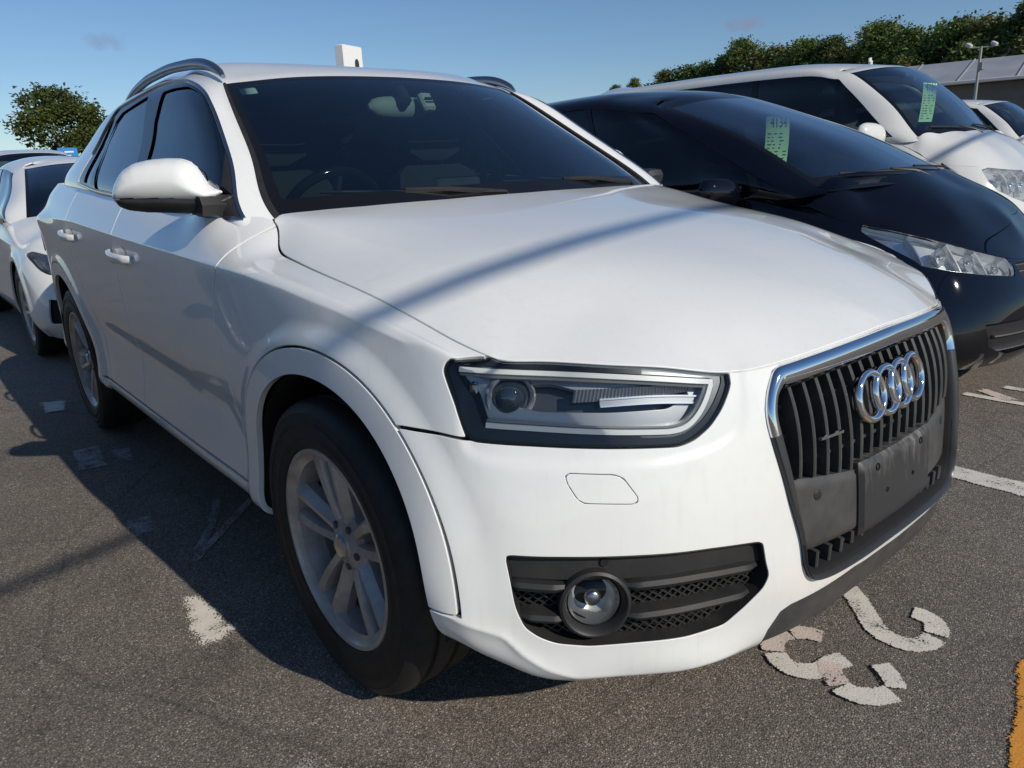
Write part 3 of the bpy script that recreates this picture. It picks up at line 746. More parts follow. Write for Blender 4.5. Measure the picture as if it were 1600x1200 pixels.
LEAF = [leaf_mat('leaf_dark', (.032, .054, .016), (.095, .145, .038)), leaf_mat('leaf_mid', (.046, .072, .018), (.135, .190, .048)), leaf_mat('leaf_olive', (.060, .074, .022), (.175, .195, .058))]
BARK = mat('bark', (.10, .085, .065), .9)
def crown_mesh(seed, lobes, nleaf, size, leafm):
    """leaf-sized faces spread over and inside the lobes (centre, radii)"""
    rg = np.random.default_rng(seed); V = []; vol = np.array([l[1][0]*l[1][1]*l[1][2] for l in lobes])**.67; cnt = (vol/vol.sum()*nleaf).astype(int)
    cs = []
    for (c, r), k in zip(lobes, cnt):
        # twig clumps on the lobe, leaves round each clump
        nc = max(6, k//14); d = rg.normal(size=(nc, 3)); d /= np.linalg.norm(d, axis=1, keepdims=True); d[:, 2] = np.where(d[:, 2] < -.55, -d[:, 2]*.6, d[:, 2])
        q = np.array(c)+d*np.array(r)*(.62+.42*rg.random((nc, 1))**.6)
        for p in q:
            m = max(4, int(k/nc)); cs.append(p+rg.normal(size=(m, 3))*size*1.7*np.array((1, 1, .8)))
    P = np.concatenate(cs); n = len(P)
    a = rg.normal(size=(n, 3)); a[:, 2] *= .6; a /= np.linalg.norm(a, axis=1, keepdims=True); b = np.cross(a, rg.normal(size=(n, 3))); b /= np.linalg.norm(b, axis=1, keepdims=True)
    s = size*(.55+.7*rg.random((n, 1)))
    V = np.stack([P-a*s*.9, P+b*s*.5+a*s*.05, P+a*s*.95, P-b*s*.5-a*s*.05], 1).reshape(-1, 3)
    me = bpy.data.meshes.new('crown'); F = np.arange(4*n).reshape(n, 4)
    me.vertices.add(4*n); me.vertices.foreach_set('co', V.ravel()); me.loops.add(4*n); me.loops.foreach_set('vertex_index', F.ravel().astype(np.int32))
    me.polygons.add(n); me.polygons.foreach_set('loop_start', np.arange(0, 4*n, 4, dtype=np.int32)); me.polygons.foreach_set('loop_total', np.full(n, 4, dtype=np.int32)); me.update(calc_edges=True)
    me.materials.append(leafm); return me
def rand_lobes(seed, H, Rr, trunk):
    rg = np.random.default_rng(seed); L = [((0, 0, trunk+(H-trunk)*.55), (Rr*.72, Rr*.72, (H-trunk)*.42))]
    for i in range(11):
        a = rg.random()*6.283; e = rg.random(); zz = trunk+(H-trunk)*(.18+.70*e); rr = Rr*(.62 if e < .6 else .42)*(.7+.4*rg.random())
        k = Rr*(.24+.20*rg.random()); L.append(((rr*math.cos(a), rr*math.sin(a), zz), (k, k, k*.85)))
    L.append(((rg.normal()*.1*Rr, rg.normal()*.1*Rr, H-Rr*.28), (Rr*.36, Rr*.36, Rr*.3)))
    return L
def trunk_mesh(seed, H, trunk, lobes, r0):
    rg = np.random.default_rng(seed); b = MB(); top = np.array((0, 0, trunk+(H-trunk)*.5))
    b.tube([(0, 0, -.3), (.03*r0, 0, trunk*.5), (.2*r0, .1*r0, trunk), tuple(top)], [r0*1.25, r0, r0*.8, r0*.3], 8)
    for c, r in lobes[1:9]:
        s = np.array((.1*r0, 0, trunk*(.75+.3*rg.random()))); b.tube([s, (s+np.array(c))/2+np.array((0, 0, .1)), c], [r0*.42, r0*.28, r0*.08], 5)
    return b.mesh('trunk', BARK)
TREE_VARS = []
def tree_var(seed, H, Rr, trunk, nleaf, size, leafm):
    L = rand_lobes(seed, H, Rr, trunk); return (crown_mesh(seed, L, nleaf, size, leafm), trunk_mesh(seed, H, trunk, L, H*.022))
def place_tree(var, name, label, loc, sc, rz, group=None):
    t = root(name, label, 'tree', loc, rz, group); t.scale = sc
    link(bpy.data.objects.new('crown', var[0]), t); link(bpy.data.objects.new('trunk', var[1]), t); return t
# ---------------------------------------------------------------- shared car materials
M_WHITE = paint('white_paint', (.80, .81, .785), .035)
M_BLACKPL = mat('black_plastic', (.022, .022, .023), .48)
M_GREYPL = mat('grey_plastic', (.045, .046, .048), .5)
M_GLOSSBLK = mat('gloss_black', (.008, .008, .009), .08, 0, 0, .5)
M_RUBBER = mat('rubber', (.018, .018, .019), .62)
M_CHROME = mat('chrome', (.82, .83, .85), .06, 1.0)
M_SATIN = mat('satin_metal', (.45, .46, .48), .28, 1.0)
M_DARK = mat('dark_void', (.006, .006, .007), .8)
M_WS = glass('windscreen_glass', (.52, .68, .66), 0, 2.2)
M_WS2 = glass('clear_windscreen_glass', (.76, .88, .86), 0, 2.8)
M_TINT = glass('tinted_glass', (.10, .13, .14), 0, 1.6)
M_SIDEG = glass('side_glass', (.42, .55, .55), 0, 1.6)
M_LENS = glass('lamp_lens', (.90, .93, .95), .0, .8)
M_HEADLINER = mat('headliner', (.13, .135, .13), .9)
M_TRIM = mat('pillar_trim', (.34, .36, .33), .7)
M_SEAT = mat('seat_fabric', (.012, .012, .013), .85)
M_DASH = mat('dashboard', (.028, .03, .031), .6)
M_REFL = mat('reflector', (.80, .81, .83), .16, 1.0)
M_LAMPGREY = mat('lamp_grey', (.36, .365, .37), .35, .5)
M_DRL = mat('light_guide', (.78, .78, .74), .25, 0, .6)
M_AMBER = mat('amber', (.7, .25, .03), .3)
M_RED = mat('red_lens', (.35, .01, .01), .1, 0, .8)
M_PAPERW = mat('sticker_white', (.72, .78, .74), .6)
M_LAMPCHROME = mat('lamp_chrome', (.78, .79, .80), .22, .6)
M_ALLOY = mat('alloy', (.40, .40, .41), .34, .85)
M_DISC = mat('brake_disc', (.25, .23, .22), .4, 1.0)
M_CALIPER = mat('caliper', (.16, .16, .17), .5, .6)

def alloy_dirt():
    m = M_ALLOY; n, l = N(m); t = noise(m, 9, 6, .65); t2 = noise(m, 60, 4, .6)
    r = ramp(m, t.outputs[0], [(.35, (.56, .55, .54)), (.58, (.38, .335, .30)), (.8, (.22, .175, .14))])
    l.new(r.outputs[0], n['Principled BSDF'].inputs['Base Color'])
    r2 = ramp(m, t2.outputs[0], [(.3, (.28, .28, .28)), (.8, (.6, .6, .6))]); l.new(r2.outputs[0], n['Principled BSDF'].inputs['Roughness'])
    r3 = ramp(m, t.outputs[0], [(.35, (.65, .65, .65)), (.7, (.15, .15, .15))]); l.new(r3.outputs[0], n['Principled BSDF'].inputs['Metallic'])
alloy_dirt()
def plastic_wear(m, a, b, sc=14):
    n, l = N(m); t = noise(m, sc, 5, .65); r = ramp(m, t.outputs[0], [(.35, a), (.75, b)])
    l.new(r.outputs[0], n['Principled BSDF'].inputs['Base Color'])
    t2 = noise(m, 900, 2, .5); bump(m, t2.outputs[0], .12, .001)
plastic_wear(M_GREYPL, (.042, .043, .045), (.080, .078, .073))
plastic_wear(M_BLACKPL, (.018, .018, .019), (.032, .031, .030))
def tyre_mat():
    m = M_RUBBER; n, l = N(m); t = noise(m, 30, 5, .6); r = ramp(m, t.outputs[0], [(.3, (.010, .010, .011)), (.7, (.022, .021, .020))])
    l.new(r.outputs[0], n['Principled BSDF'].inputs['Base Color'])
tyre_mat()

# ---------------------------------------------------------------- wheel (centre at origin, outer face towards -y)
def wheel_parts(parent, c, r_tyre=.356, r_rim=.243, wid=.235, spokes=5, seed=0, side=-1, style='double'):
    """wheel > tyre, rim, spoke pieces, hub cap; side -1 is the right-hand wheel"""
    w = bpy.data.objects.new('wheel', None); link(w, parent); w.location = c; w.empty_display_size = .1
    if side > 0: w.rotation_euler = (0, 0, math.pi)
    hw = wid/2
    # tyre: y from -hw (outer) to +hw
    prof = [(r_rim-.004, -hw*.80), (r_rim+.008, -hw*.90), (r_rim+.014, -hw*.97), (r_rim+.03, -hw*1.00), (r_rim+.033, -hw*1.00), (r_rim+.0345, -hw*1.012), (r_rim+.040, -hw*1.014), (r_rim+.0415, -hw*1.005), (r_rim+(r_tyre-r_rim)*.55, -hw*1.02), (r_rim+(r_tyre-r_rim)*.56, -hw*1.034), (r_rim+(r_tyre-r_rim)*.60, -hw*1.034), (r_rim+(r_tyre-r_rim)*.61, -hw*1.015), (r_tyre-.030, -hw*.985), (r_tyre-.028, -hw*.995), (r_tyre-.022, -hw*.96), (r_tyre-.010, -hw*.90), (r_tyre-.004, -hw*.78)]
    tread = []
    for g in (-.50, 0, .50):
        tread += [(r_tyre-.001, hw*(g-.12)), (r_tyre-.008, hw*(g-.10)), (r_tyre-.008, hw*(g+.0)), (r_tyre-.001, hw*(g+.02))]
    prof += tread + [(r_tyre-.004, hw*.78), (r_tyre-.010, hw*.90), (r_tyre-.026, hw*.99), (r_rim+.05, hw*1.04), (r_rim, hw*.80)]
    MB().lathe(prof, n=72).build('tyre', M_RUBBER, w, 40)
    rp = [(r_rim+.004, -hw*.86), (r_rim+.010, -hw*.90), (r_rim+.007, -hw*.945), (r_rim-.003, -hw*.945), (r_rim-.008, -hw*.88), (r_rim-.022, -hw*.80), (r_rim-.026, -hw*.35), (r_rim-.040, -hw*.2), (r_rim-.044, hw*.6), (r_rim-.02, hw*.9)]
    rim = MB().lathe(rp[:7], n=72)
    MB().lathe(rp[6:], n=72).build('barrel', mat('shaded_barrel', (.07, .066, .062), .6, .3), w, 35)  # barrel coloured darker than the alloy, painting in the shade behind the spokes
    ro = rim.build('rim', M_ALLOY, w, 35)
    # spokes
    yo = -hw*.80
    nsp = spokes
    for i in range(nsp):
        th = 2*math.pi*i/nsp+math.pi/2+seed
        for sgn in ((-1, 1) if style == 'double' else (0,)):
            b = MB(); secs = []
            for t in np.linspace(0, 1, 9):
                rad = .060+(r_rim-.006-.060)*t
                ang = th+sgn*(.33-.15*t**.6)
                y = yo+.020*(1-t)**1.5+.002
                half = .0175-.002*math.sin(t*math.pi)+.007*t*t
                if style != 'double': half = .030-.008*math.sin(t*math.pi)+.01*t*t
                er = np.array([math.cos(ang), 0, math.sin(ang)]); et = np.array([-math.sin(ang), 0, math.cos(ang)]); ey = np.array([0, 1, 0])
                p = er*rad+ey*y
                # asymmetric section: flat outer face, bevelled inner edge
                k = sgn if sgn else 1
                secs.append([p+et*(-half*k)+ey*.010, p+et*(-half*.80*k)-ey*.003, p+et*(half*.25*k)-ey*.006, p+et*(half*1.0*k)+ey*.016, p+et*(half*.85*k)+ey*.042, p+et*(-half*.8*k)+ey*.042])
            V = [q for s_ in secs for q in s_]; F = []
            for a in range(8):
                for q in range(6): r_ = (q+1) % 6; F.append((a*6+q, a*6+r_, a*6+6+r_, a*6+6+q))
            F += [(0, 1, 2, 3, 4, 5), tuple(48+q for q in (5, 4, 3, 2, 1, 0))]
            b.add(V, F); b.build('spoke', M_ALLOY, w, 30)
    hubp = [(0.0, yo+.004), (.030, yo+.006), (.034, yo+.012), (.040, yo+.014), (.062, yo+.020), (.078, yo+.030), (.082, yo+.075), (0, yo+.075)]
    hub = MB().lathe(hubp, n=40).build('hub', M_ALLOY, w, 30)
    cap = MB().lathe([(0, yo-.001), (.024, yo), (.029, yo+.004), (.030, yo+.010)], n=32).build('hub_cap', M_SATIN, w, 30)
    for i in range(5):
        a = 2*math.pi*(i+.5)/5+math.pi/2+seed
        MB().lathe([(0, .0), (.008, 0), (.0095, .004), (.0095, .02)], c=(.053*math.cos(a), yo+.012, .053*math.sin(a)), n=6).build('wheel_nut', M_GREYPL, w, 30)
    MB().lathe([(.10, yo+.085), (.165, yo+.085), (.165, yo+.11), (.10, yo+.11)], n=48, closed_prof=True).build('brake_disc', M_DISC, w, 30)
    MB().lathe([(.105, yo+.076), (.172, yo+.076), (.172, yo+.13), (.105, yo+.13)], n=10, a0=2.3, a1=3.6, closed_prof=True).build('brake_caliper', M_CALIPER, w, 30)
    return w

def build_suv():
    R = root('parked_suv', 'large white SUV with vertical-slat chrome grille in the foreground', 'car')
    S, Q = suv_lower()
    U = np.unique(S.V[:, 6]); nU = len(U); Qg = Q
    # ---- lookups on the lower surface
    Ng = S.V[:, 3:6].reshape(Q.shape)
    def low(u, z, off=0.0):
        """point (and normal) on the right-hand lower surface at arc u and height z"""
        u, z = np.broadcast_arrays(np.atleast_1d(np.asarray(u, float)), np.atleast_1d(np.asarray(z, float)))
        P, NN = [], []
        for a, b in zip(u, z):
            s = 1.0
            if a < 0: a, s = -a, -1.0
            i = int(np.clip(np.searchsorted(U, a)-1, 0, nU-2)); t = (a-U[i])/(U[i+1]-U[i])
            col = Q[i]*(1-t)+Q[i+1]*t; cn = Ng[i]*(1-t)+Ng[i+1]*t
            p = np.array([np.interp(b, col[:, 2], col[:, k]) for k in range(3)]); n_ = np.array([np.interp(b, col[:, 2], cn[:, k]) for k in range(3)])
            if b > col[-1, 2]: p = col[-1]+(b-col[-1, 2])*np.array([-.35, 0, 1.0])
            if s < 0: p[1] *= -1; n_[1] *= -1
            n_ /= np.linalg.norm(n_); P.append(p+n_*off); NN.append(n_)
        return np.array(P), np.array(NN)
    sx = Q[:, 75, 0]
    def u_of_x(x):
        k = (U > 1.0) & (U < 4.8); return np.interp(-np.asarray(x, float), -sx[k], U[k])
    GAP = .0042
    poly = {k: np.array(v) for k, v in OUT.items()}
    lampP = fillet(poly['lamp'], .012, 4)
    lampP = lampP + 0
    # push the lamp's upper edge over the sheet's top so that no sliver stays
    up = lampP.copy(); topz = np.interp(up[:, 0], U, Q[:, -1, 2]); up[:, 1] = np.where((up[:, 1] > topz-.016) & (up[:, 0] < 1.075), topz+.02, up[:, 1]); lampP = up
    kk = [i for i in range(len(lampP)-1) if lampP[i, 0] >= 1.075 and lampP[i+1, 0] < 1.075 and lampP[i+1, 1] > .87]
    if kk: lampP = np.insert(lampP, kk[0]+1, [(1.0745, lampP[kk[0], 1])], 0)
    gr = poly['grille']
    GR = np.concatenate([[(0, .835), (.15, .832), (.30, .824)], gr[:-1], [(.10, .3865), (0, .3885)]])
    grilleP = np.concatenate([GR, [(-.2, .3885), (-.2, .835)]])
    grilleC = np.concatenate([[(-.2, .9), (.36, .9)], gr[:-1], [(.10, .3865), (-.2, .3885)]])
    fogP = fillet(poly['fog'], .01, 3)
    washP = poly['washer']
    skid = poly['skid']
    skidP = np.concatenate([[(-.2, .358)], [(.10, .3575)], skid, [(.44, .20), (.44, .05), (-.2, .05)]])
    dF = np.hypot(S.x-ARCH_F[0], np.maximum(S.z-ARCH_F[1], 0)); dB = np.hypot(S.x-ARCH_B[0], np.maximum(S.z-ARCH_B[1], 0))
    body = clip(S, np.minimum(dF, dB)-R_ARCH)
    def arch(T, c): return np.hypot(T.x-c[0], np.maximum(T.z-c[1], 0))
    def flare_f(T): return np.minimum(R_FLARE-arch(T, ARCH_F), np.where(T.x > .2, T.z-.418, 1.0))
    def flare_b(T): return R_FLARE-arch(T, ARCH_B)
    parts = []
    fl = clip(body, flare_f(body)-GAP); parts.append(('arch_flare', fl))
    fb = clip(body, flare_b(body)-GAP); parts.append(('arch_flare', fb))
    rest = clip(body, -flare_f(body)-GAP); rest = clip(rest, -flare_b(rest)-GAP)
    gx = u_of_x
    doorF = [(gx(-.40), 1.3), (gx(-.405), 1.09), (gx(-.432), .975), (gx(-.485), .90), (gx(-.503), .84), (gx(-.503), .60), (gx(-.492), .42), (gx(-.488), .372)]
    doorB = [(gx(-1.44), 1.3), (gx(-1.44), .95), (gx(-1.46), .75), (gx(-1.485), .5), (gx(-1.49), .372)]
    doorR = [(gx(-2.22), 1.3), (gx(-2.22), .90), (gx(-2.15), .78), (gx(-2.05), .6), (gx(-2.0), .372)]
    sm = poly['seam'][::-1]
    fender = list(map(tuple, [(1.036, 1.3), (1.036, .7258)]+[tuple(p) for p in sm[1:]]))+[(1.36, .72), (1.36, .372)]+doorF[::-1]
    fdoor = doorF+doorB[::-1]
    rdoor = doorB+doorR[::-1]
    sill = [(1.30, .368), (gx(-2.3), .368), (gx(-2.3), .1), (1.30, .1)]
    def take(T, pol, g=GAP): return clip(T, sdf(T.u, T.z, pol)-g)
    fen = take(rest, fender); fen = clip(fen, -sdf(fen.u, fen.z, lampP)-.0035)
    parts.append(('fender', fen))
    parts.append(('front_door', take(rest, fdoor)))
    parts.append(('rear_door', take(rest, rdoor)))
    parts.append(('sill', take(rest, sill)))
    quarter = doorR+[(gx(-2.3), .372), (gx(-2.3), .30), (gx(-2.61), .30), (gx(-2.61), .62), (gx(-3.05), .62), (4.78, .64), (4.86, .84), (4.86, 1.3)]
    parts.append(('quarter_panel', take(rest, quarter)))
    rbump = [(gx(-2.61), .616), (gx(-3.05), .616), (4.78, .636), (6.2, .636), (6.2, .05), (gx(-2.61), .05)]
    parts.append(('rear_bumper', take(rest, rbump)))
    tl = [(4.60, .86), (4.62, 1.02), (4.9, 1.05), (5.22, 1.03), (5.20, .88)]
    gate = [(4.864, 1.3), (4.864, .645), (6.2, .645), (6.2, 1.3)]
    gate_s = take(rest, gate)
    parts.append(('tailgate', gate_s))
    # front bumper
    bump_poly = [(-.5, 1.3), (1.032, 1.3), (1.032, .7258)]+[tuple(p) for p in sm[1:]]+[(1.36, .72), (1.36, .05), (-.5, .05)]
    fbp = take(rest, bump_poly)
    for pol, g in ((lampP, .0035), (grilleC, .001), (fogP, .0024), (washP, .0026), (skidP, .0026)):
        fbp = clip(fbp, -sdf(fbp.u, fbp.z, pol)-g)
    parts.append(('front_bumper', fbp))
    made = {}
    for nm, sh in parts:
        if len(sh.T) == 0: continue
        sh = thicken(sh)
        if nm in ('front_bumper', 'tailgate', 'rear_bumper'):
            made[nm] = sheet_obj(nm, join(sh, mirror(sh)), M_WHITE, R)
        else:
            made.setdefault(nm, sheet_obj(nm, sh, M_WHITE, R)); sheet_obj(nm, mirror(sh), M_WHITE, R)
    washer = thicken(take(S, washP, .0012), .008, .0014)
    sheet_obj('washer_cover', washer, M_WHITE, R); sheet_obj('washer_cover', mirror(washer), M_WHITE, R)
    sk = thicken(offset(take(rest, skidP, .001), -.003), .02)
    sheet_obj('lower_lip', join(sk, mirror(sk)), M_GREYPL, R)
    # dark inner shell behind the gaps, with the wheel wells
    sh = offset(clip(S, np.minimum(dF, dB)-R_ARCH-.004), -.016)
    for pol in (lampP, grilleC, fogP): sh = clip(sh, -sdf(sh.u, sh.z, pol))
    sheet_obj('inner_shell', join(sh, mirror(sh)), M_DARK, R)
    for cx, cz in (ARCH_F, ARCH_B):
        for s in (1, -1):
            well = MB()
            arc = [(cx+R_ARCH*math.cos(t), cz+R_ARCH*math.sin(t)) for t in np.linspace(0, math.pi, 25)]
            arc = [(cx+R_ARCH, .335)]+arc+[(cx-R_ARCH, .31)]
            V = [(x, -s*.935, z) for x, z in arc]+[(x, -s*.55, z) for x, z in arc]; n = len(arc)
            well.add(V, [(i, i+1, n+i+1, n+i) for i in range(n-1)]+[tuple(range(n, 2*n))])
            well.build('wheel_well', M_DARK, R, 40)
    under = MB().box((-1.3, 0, .26), (4.0, 1.1, .06), bev=.02)
    for s in (-1, 1): under.box((-1.30, s*.78, .29), (1.75, .22, .05), bev=.02)
    under.build('underbody', M_DARK, R)
    # ---- headlights
    def headlight(mir):
        Hs = take(S, lampP, .0012)
        fx = (lambda s_: mirror(s_)) if mir else (lambda s_: s_)
        mb = (lambda b: b.mirror_y()) if mir else (lambda b: b)
        h = sheet_obj('headlight', fx(thicken(offset(Hs, -.001), .012, .0015)), M_LENS, R)
        back = offset(clip(Hs, sdf(Hs.u, Hs.z, lampP)-.004), -.062)
        sheet_obj('housing', fx(back), mat('lamp_smoke', (.07, .075, .08), .22, .3), h)
        wall = thicken(offset(clip(Hs, sdf(Hs.u, Hs.z, lampP)-.0025), -.004), .064, .001)
        wall = Sheet(wall.V, wall.T[len(clip(Hs, sdf(Hs.u, Hs.z, lampP)-.0025).T):])
        sheet_obj('side_wall', fx(wall), M_BLACKPL, h)
        d = sdf(Hs.u, Hs.z, lampP)
        # dark border mask just behind the lens, wider at the bottom and the inner end
        drl = poly['drl']; line = smooth_line(np.concatenate([drl[:5]]), 30); line2 = smooth_line(drl[4:9], 24); line3 = smooth_line(drl[8:], 24)
        path = np.concatenate([line, line2[1:], line3[1:]])
        inner = np.concatenate([path, [(1.035, .80)]])
        mk = clip(offset(Hs, -.010), np.minimum(-sdf(Hs.u, Hs.z, inner)-.006, d-.003))
        dm = sdf(mk.u, mk.z, lampP); side_ = np.minimum(.012-dm, 1.0); rgt = (.70-mk.u)*.2
        dark_f = np.maximum(side_, -rgt)                   # black rim, and all of the mask away from the inner end
        sheet_obj('bezel', fx(clip(mk, dark_f)), mat('lamp_bezel', (.007, .007, .008), .35), h)
        sheet_obj('inner_trim', fx(offset(clip(mk, -dark_f), -.003)), mat('lamp_trim', (.16, .165, .17), .3, .6), h)
        # light guide strip
        P, NN = low(path[:, 0], path[:, 1], -.013)
        T = np.gradient(P, axis=0); T /= np.linalg.norm(T, axis=1, keepdims=True)
        fr = [(np.cross(n_, t), n_) for t, n_ in zip(T, NN)]
        prof = [(-.0055, 0), (-.0045, .004), (.0045, .004), (.0055, 0), (.005, -.010), (-.005, -.010)]
        mb(MB().sweep(P, fr, prof)).build('light_strip', M_DRL, h, 50)
        prof2 = [(-.0105, -.002), (-.0068, .0005), (-.0066, -.020), (-.0098, -.020)]
        mb(MB().sweep(P, fr, prof2)).build('strip_rim', M_LAMPGREY, h, 40)
        prof3 = [(.0105, -.002), (.0068, .0005), (.0066, -.020), (.0098, -.020)]
        mb(MB().sweep(P, fr, prof3)).build('strip_rim', M_LAMPGREY, h, 40)
        # inner dish panel, darker smoked area in the middle
        dish = clip(offset(Hs, -.034), sdf(Hs.u, Hs.z, inner)-.004)
        pc = np.array(poly['projector'][0]); 
        dish = clip(dish, np.hypot((dish.u-pc[0]-.012), dish.z-pc[1]+.006)-.041)
        slot = fillet([(.955, .806), (.885, .806), (.80, .786), (.70, .778), (.585, .780), (.575, .768), (.63, .748), (.76, .752), (.90, .760), (.965, .772)], .01, 4)
        dish = clip(dish, -sdf(dish.u, dish.z, slot))
        sheet_obj('reflector_panel', fx(thicken(dish, .02, .0015)), M_LAMPGREY, h)
        # projector: barrel, chrome ring and glass lens facing forward
        p, n_ = low(pc[0]+.012, pc[1]-.006, -.050); p, n_ = p[0], n_[0]
        ax = np.array([.86, -.50, -.02]); ax /= np.linalg.norm(ax)
        e1 = np.cross((0, 0, 1), ax); e1 /= np.linalg.norm(e1); e2 = np.cross(ax, e1); Rm = np.stack([e1, e2, ax], 1)
        ring = MB().lathe([(.040, -.01), (.041, .004), (.038, .010), (.033, .006), (.031, -.004), (.030, -.02)], axis='z', n=40).xform(Rm*1.14, p)
        mb(ring).build('projector_ring', M_LAMPCHROME, h, 40)
        ball = MB().lathe([(.0315, -.006), (.030, .004), (.026, .013), (.018, .021), (.009, .025), (0, .0262)], axis='z', n=36).xform(Rm*1.12, p)
        mb(ball).build('projector_lens', mat('projector_glass', (.02, .03, .04), .03, 0, 1.0, .8), h, 60)
        ol = MB().lathe([(.0, .0), (.045, -.03), (.07, -.02)], axis='z', n=30).xform(Rm, p-ax*.02)
        # fluted turn reflector, upper middle
        fl_ = MB()
        for i in range(34):
            u_ = .585+.0075*i; q, nq = low(u_, .787, -.032); q2, _ = low(u_, .801+.03*(u_-.58), -.026)
            fl_.tube([q[0], q2[0]], .0034, 5)
        flo = mb(fl_).build('fluted_reflector', mat('reflector_grey', (.42, .43, .45), .3, .9), h, 60); flo['kind'] = 'stuff'
        q, nq = low(np.linspace(.545, .78, 16), np.linspace(.768, .782, 16)+.004*np.sin(np.linspace(0, math.pi, 16)), -.026)
        Tq = np.gradient(q, axis=0); Tq /= np.linalg.norm(Tq, axis=1, keepdims=True)
        frq = [(np.cross(a, t), a) for t, a in zip(Tq, nq)]
        mb(MB().sweep(q, frq, [(-.006, -.002), (.006, -.002), (.006, -.010), (-.006, -.010)])).build('turn_signal_bar', M_LAMPGREY, h, 50)
        for o_ in (-.0062, .0062): mb(MB().sweep(q, frq, [(o_-.0016, .001), (o_+.0016, .001), (o_+.0016, -.010), (o_-.0016, -.010)])).build('turn_signal_edge', M_LAMPCHROME, h, 50)
        q, nq = low([1.045], [.812], -.03)
        mb(MB().box(q[0], (.016, .012, .022), bev=.004)).build('side_reflector', M_REFL, h)
        return h
    headlight(False); headlight(True)
    # ---- grille
    G = bpy.data.objects.new('grille', None); link(G, R); G.empty_display_size = .1; G.location = (.84, 0, .6)
    off = Matrix.Translation((-.84, 0, -.6))
    def gpart(o): o.matrix_parent_inverse = off; return o
    ghalf = resample(fillet(GR, [0, .02, .02, .03, .03, .03, .02, .02, .02, .02, .02, .02, .03, .03, .03, .02, 0], 5, closed=False), .006)
    ghalf = np.array([q for q in ghalf if q[0] >= 0])
    P, NN = low(ghalf[:, 0], np.minimum(ghalf[:, 1], np.interp(ghalf[:, 0], U, Q[:, -1, 2])-.003), 0)
    P2 = P[::-1]*[1, -1, 1]; N2 = NN[::-1]*[1, -1, 1]
    ring = np.concatenate([P, P2[1:-1]]); rn = np.concatenate([NN, N2[1:-1]])
    # smooth the loop
    for _ in range(4): ring = .5*ring+.25*(np.roll(ring, 1, 0)+np.roll(ring, -1, 0)); rn = .5*rn+.25*(np.roll(rn, 1, 0)+np.roll(rn, -1, 0))
    T = np.roll(ring, -1, 0)-np.roll(ring, 1, 0); T /= np.linalg.norm(T, axis=1, keepdims=True)
    rn -= T*(rn*T).sum(1, keepdims=True); rn /= np.linalg.norm(rn, axis=1, keepdims=True)
    inw = np.cross(rn, T); cen = ring.mean(0)
    sgn = np.sign(((cen-ring)*inw).sum(1)).mean(); inw = inw*np.sign(sgn)
    # chrome upper two thirds, dark lower
    tz = smoothstep(.40, .70, ring[:, 2])
    wd = .007+.021*tz
    topm = smoothstep(.76, .81, ring[:, 2]); wd = wd+.012*topm
    def frame_prof(w_): return [(0, -.012), (0, .004), (.12*w_, .010), (.40*w_, .0115), (.75*w_, .008), (w_, -.001), (w_, -.006), (.5*w_, -.012)]
    def wall_prof(w_): return [(w_-.001, -.003), (w_+.004, -.010), (w_+.004, -.06), (w_-.004, -.06)]
    def frame(name, keep, mtl, prof_):
        V = []; n8 = len(prof_(1.)); m8 = len(ring)
        for p, a, b, w_ in zip(ring, inw, rn, wd):
            for s_, t_ in prof_(w_): V.append(p+a*s_+b*t_)
        F = []
        for i in range(m8):
            j = (i+1) % m8
            if keep(ring[i]):
                for k in range(n8): l_ = (k+1) % n8; F.append((i*n8+k, i*n8+l_, j*n8+l_, j*n8+k))
        gpart(MB().add(V, F).build(name, mtl, G, 50))
    frame('inner_wall', lambda p: True, M_DARK, wall_prof)
    frame('chrome_frame', lambda p: p[2] >= .688, M_CHROME, frame_prof)
    frame('lower_frame', lambda p: p[2] < .688, mat('frame_dark', (.05, .05, .053), .34, .2), frame_prof)
    back = offset(clip(S, sdf(S.u, S.z, np.array([(-.2, .9), (.5, .9), (.5, .3), (-.2, .3)]))), -.11)
    back = clip(back, sdf(back.u, back.z, grilleC)+.02)
    gpart(sheet_obj('backing', join(back, mirror(back)), M_DARK, G))
    gl = GR
    def half_at(z):
        """half width (arc) of the grille opening at height z"""
        zz = gl[3:-2]; o = np.argsort(zz[:, 1]); return np.interp(z, zz[o, 1], zz[o, 0])
    def top_at(u): return np.interp(abs(u), GR[:6, 0], GR[:6, 1])-.028
    def bot_at(u): return np.interp(abs(u), [0, .10, .165, .284, .33, .36], [.3885, .3865, .386, .3756, .380, .41])+.012
    PLATE_T, PLATE_B = .560, .425                       # number plate panel
    nsl = 17
    goff = lambda u_: -.022*(1-min(1, abs(u_)/.4)**2)-.004
    us = np.linspace(-.352, .352, nsl)
    for u_ in us:
        # outermost slats end on the slanting frame
        zs = np.linspace(bot_at(u_), top_at(u_), 120); ok = np.array([half_at(z) for z in zs]) > abs(u_)+.012; zs = zs[ok]
        if len(zs) < 4: continue
        ptop = PLATE_T+.012+(.004 if abs(u_) < .168 else .03*max(0, abs(u_)-.168)/.18-.012)
        for zb, zt in ((max(zs.min(), ptop), zs.max()), (zs.min(), PLATE_B)):
            if zt-zb < .015: continue
            zz = np.linspace(zb, zt, 16); uu = np.full(16, u_)*(.985+.03*(zz-.6))
            P, NN = low(uu, zz, goff(u_))
            fr = [(np.array([0, 1., 0]), n_) for n_ in NN]
            bow = .010*np.sin(np.linspace(0, math.pi, 16)) if zt > .6 else np.full(16, .004)
            P = P+NN*(bow-.008)[:, None]
            gpart(MB().sweep(P, fr, [(-.0022, .0025), (.0022, .0025), (.0052, 0), (.0046, -.042), (-.0046, -.042), (-.0052, 0)]).build('slat', M_GREYPL, G, 30))
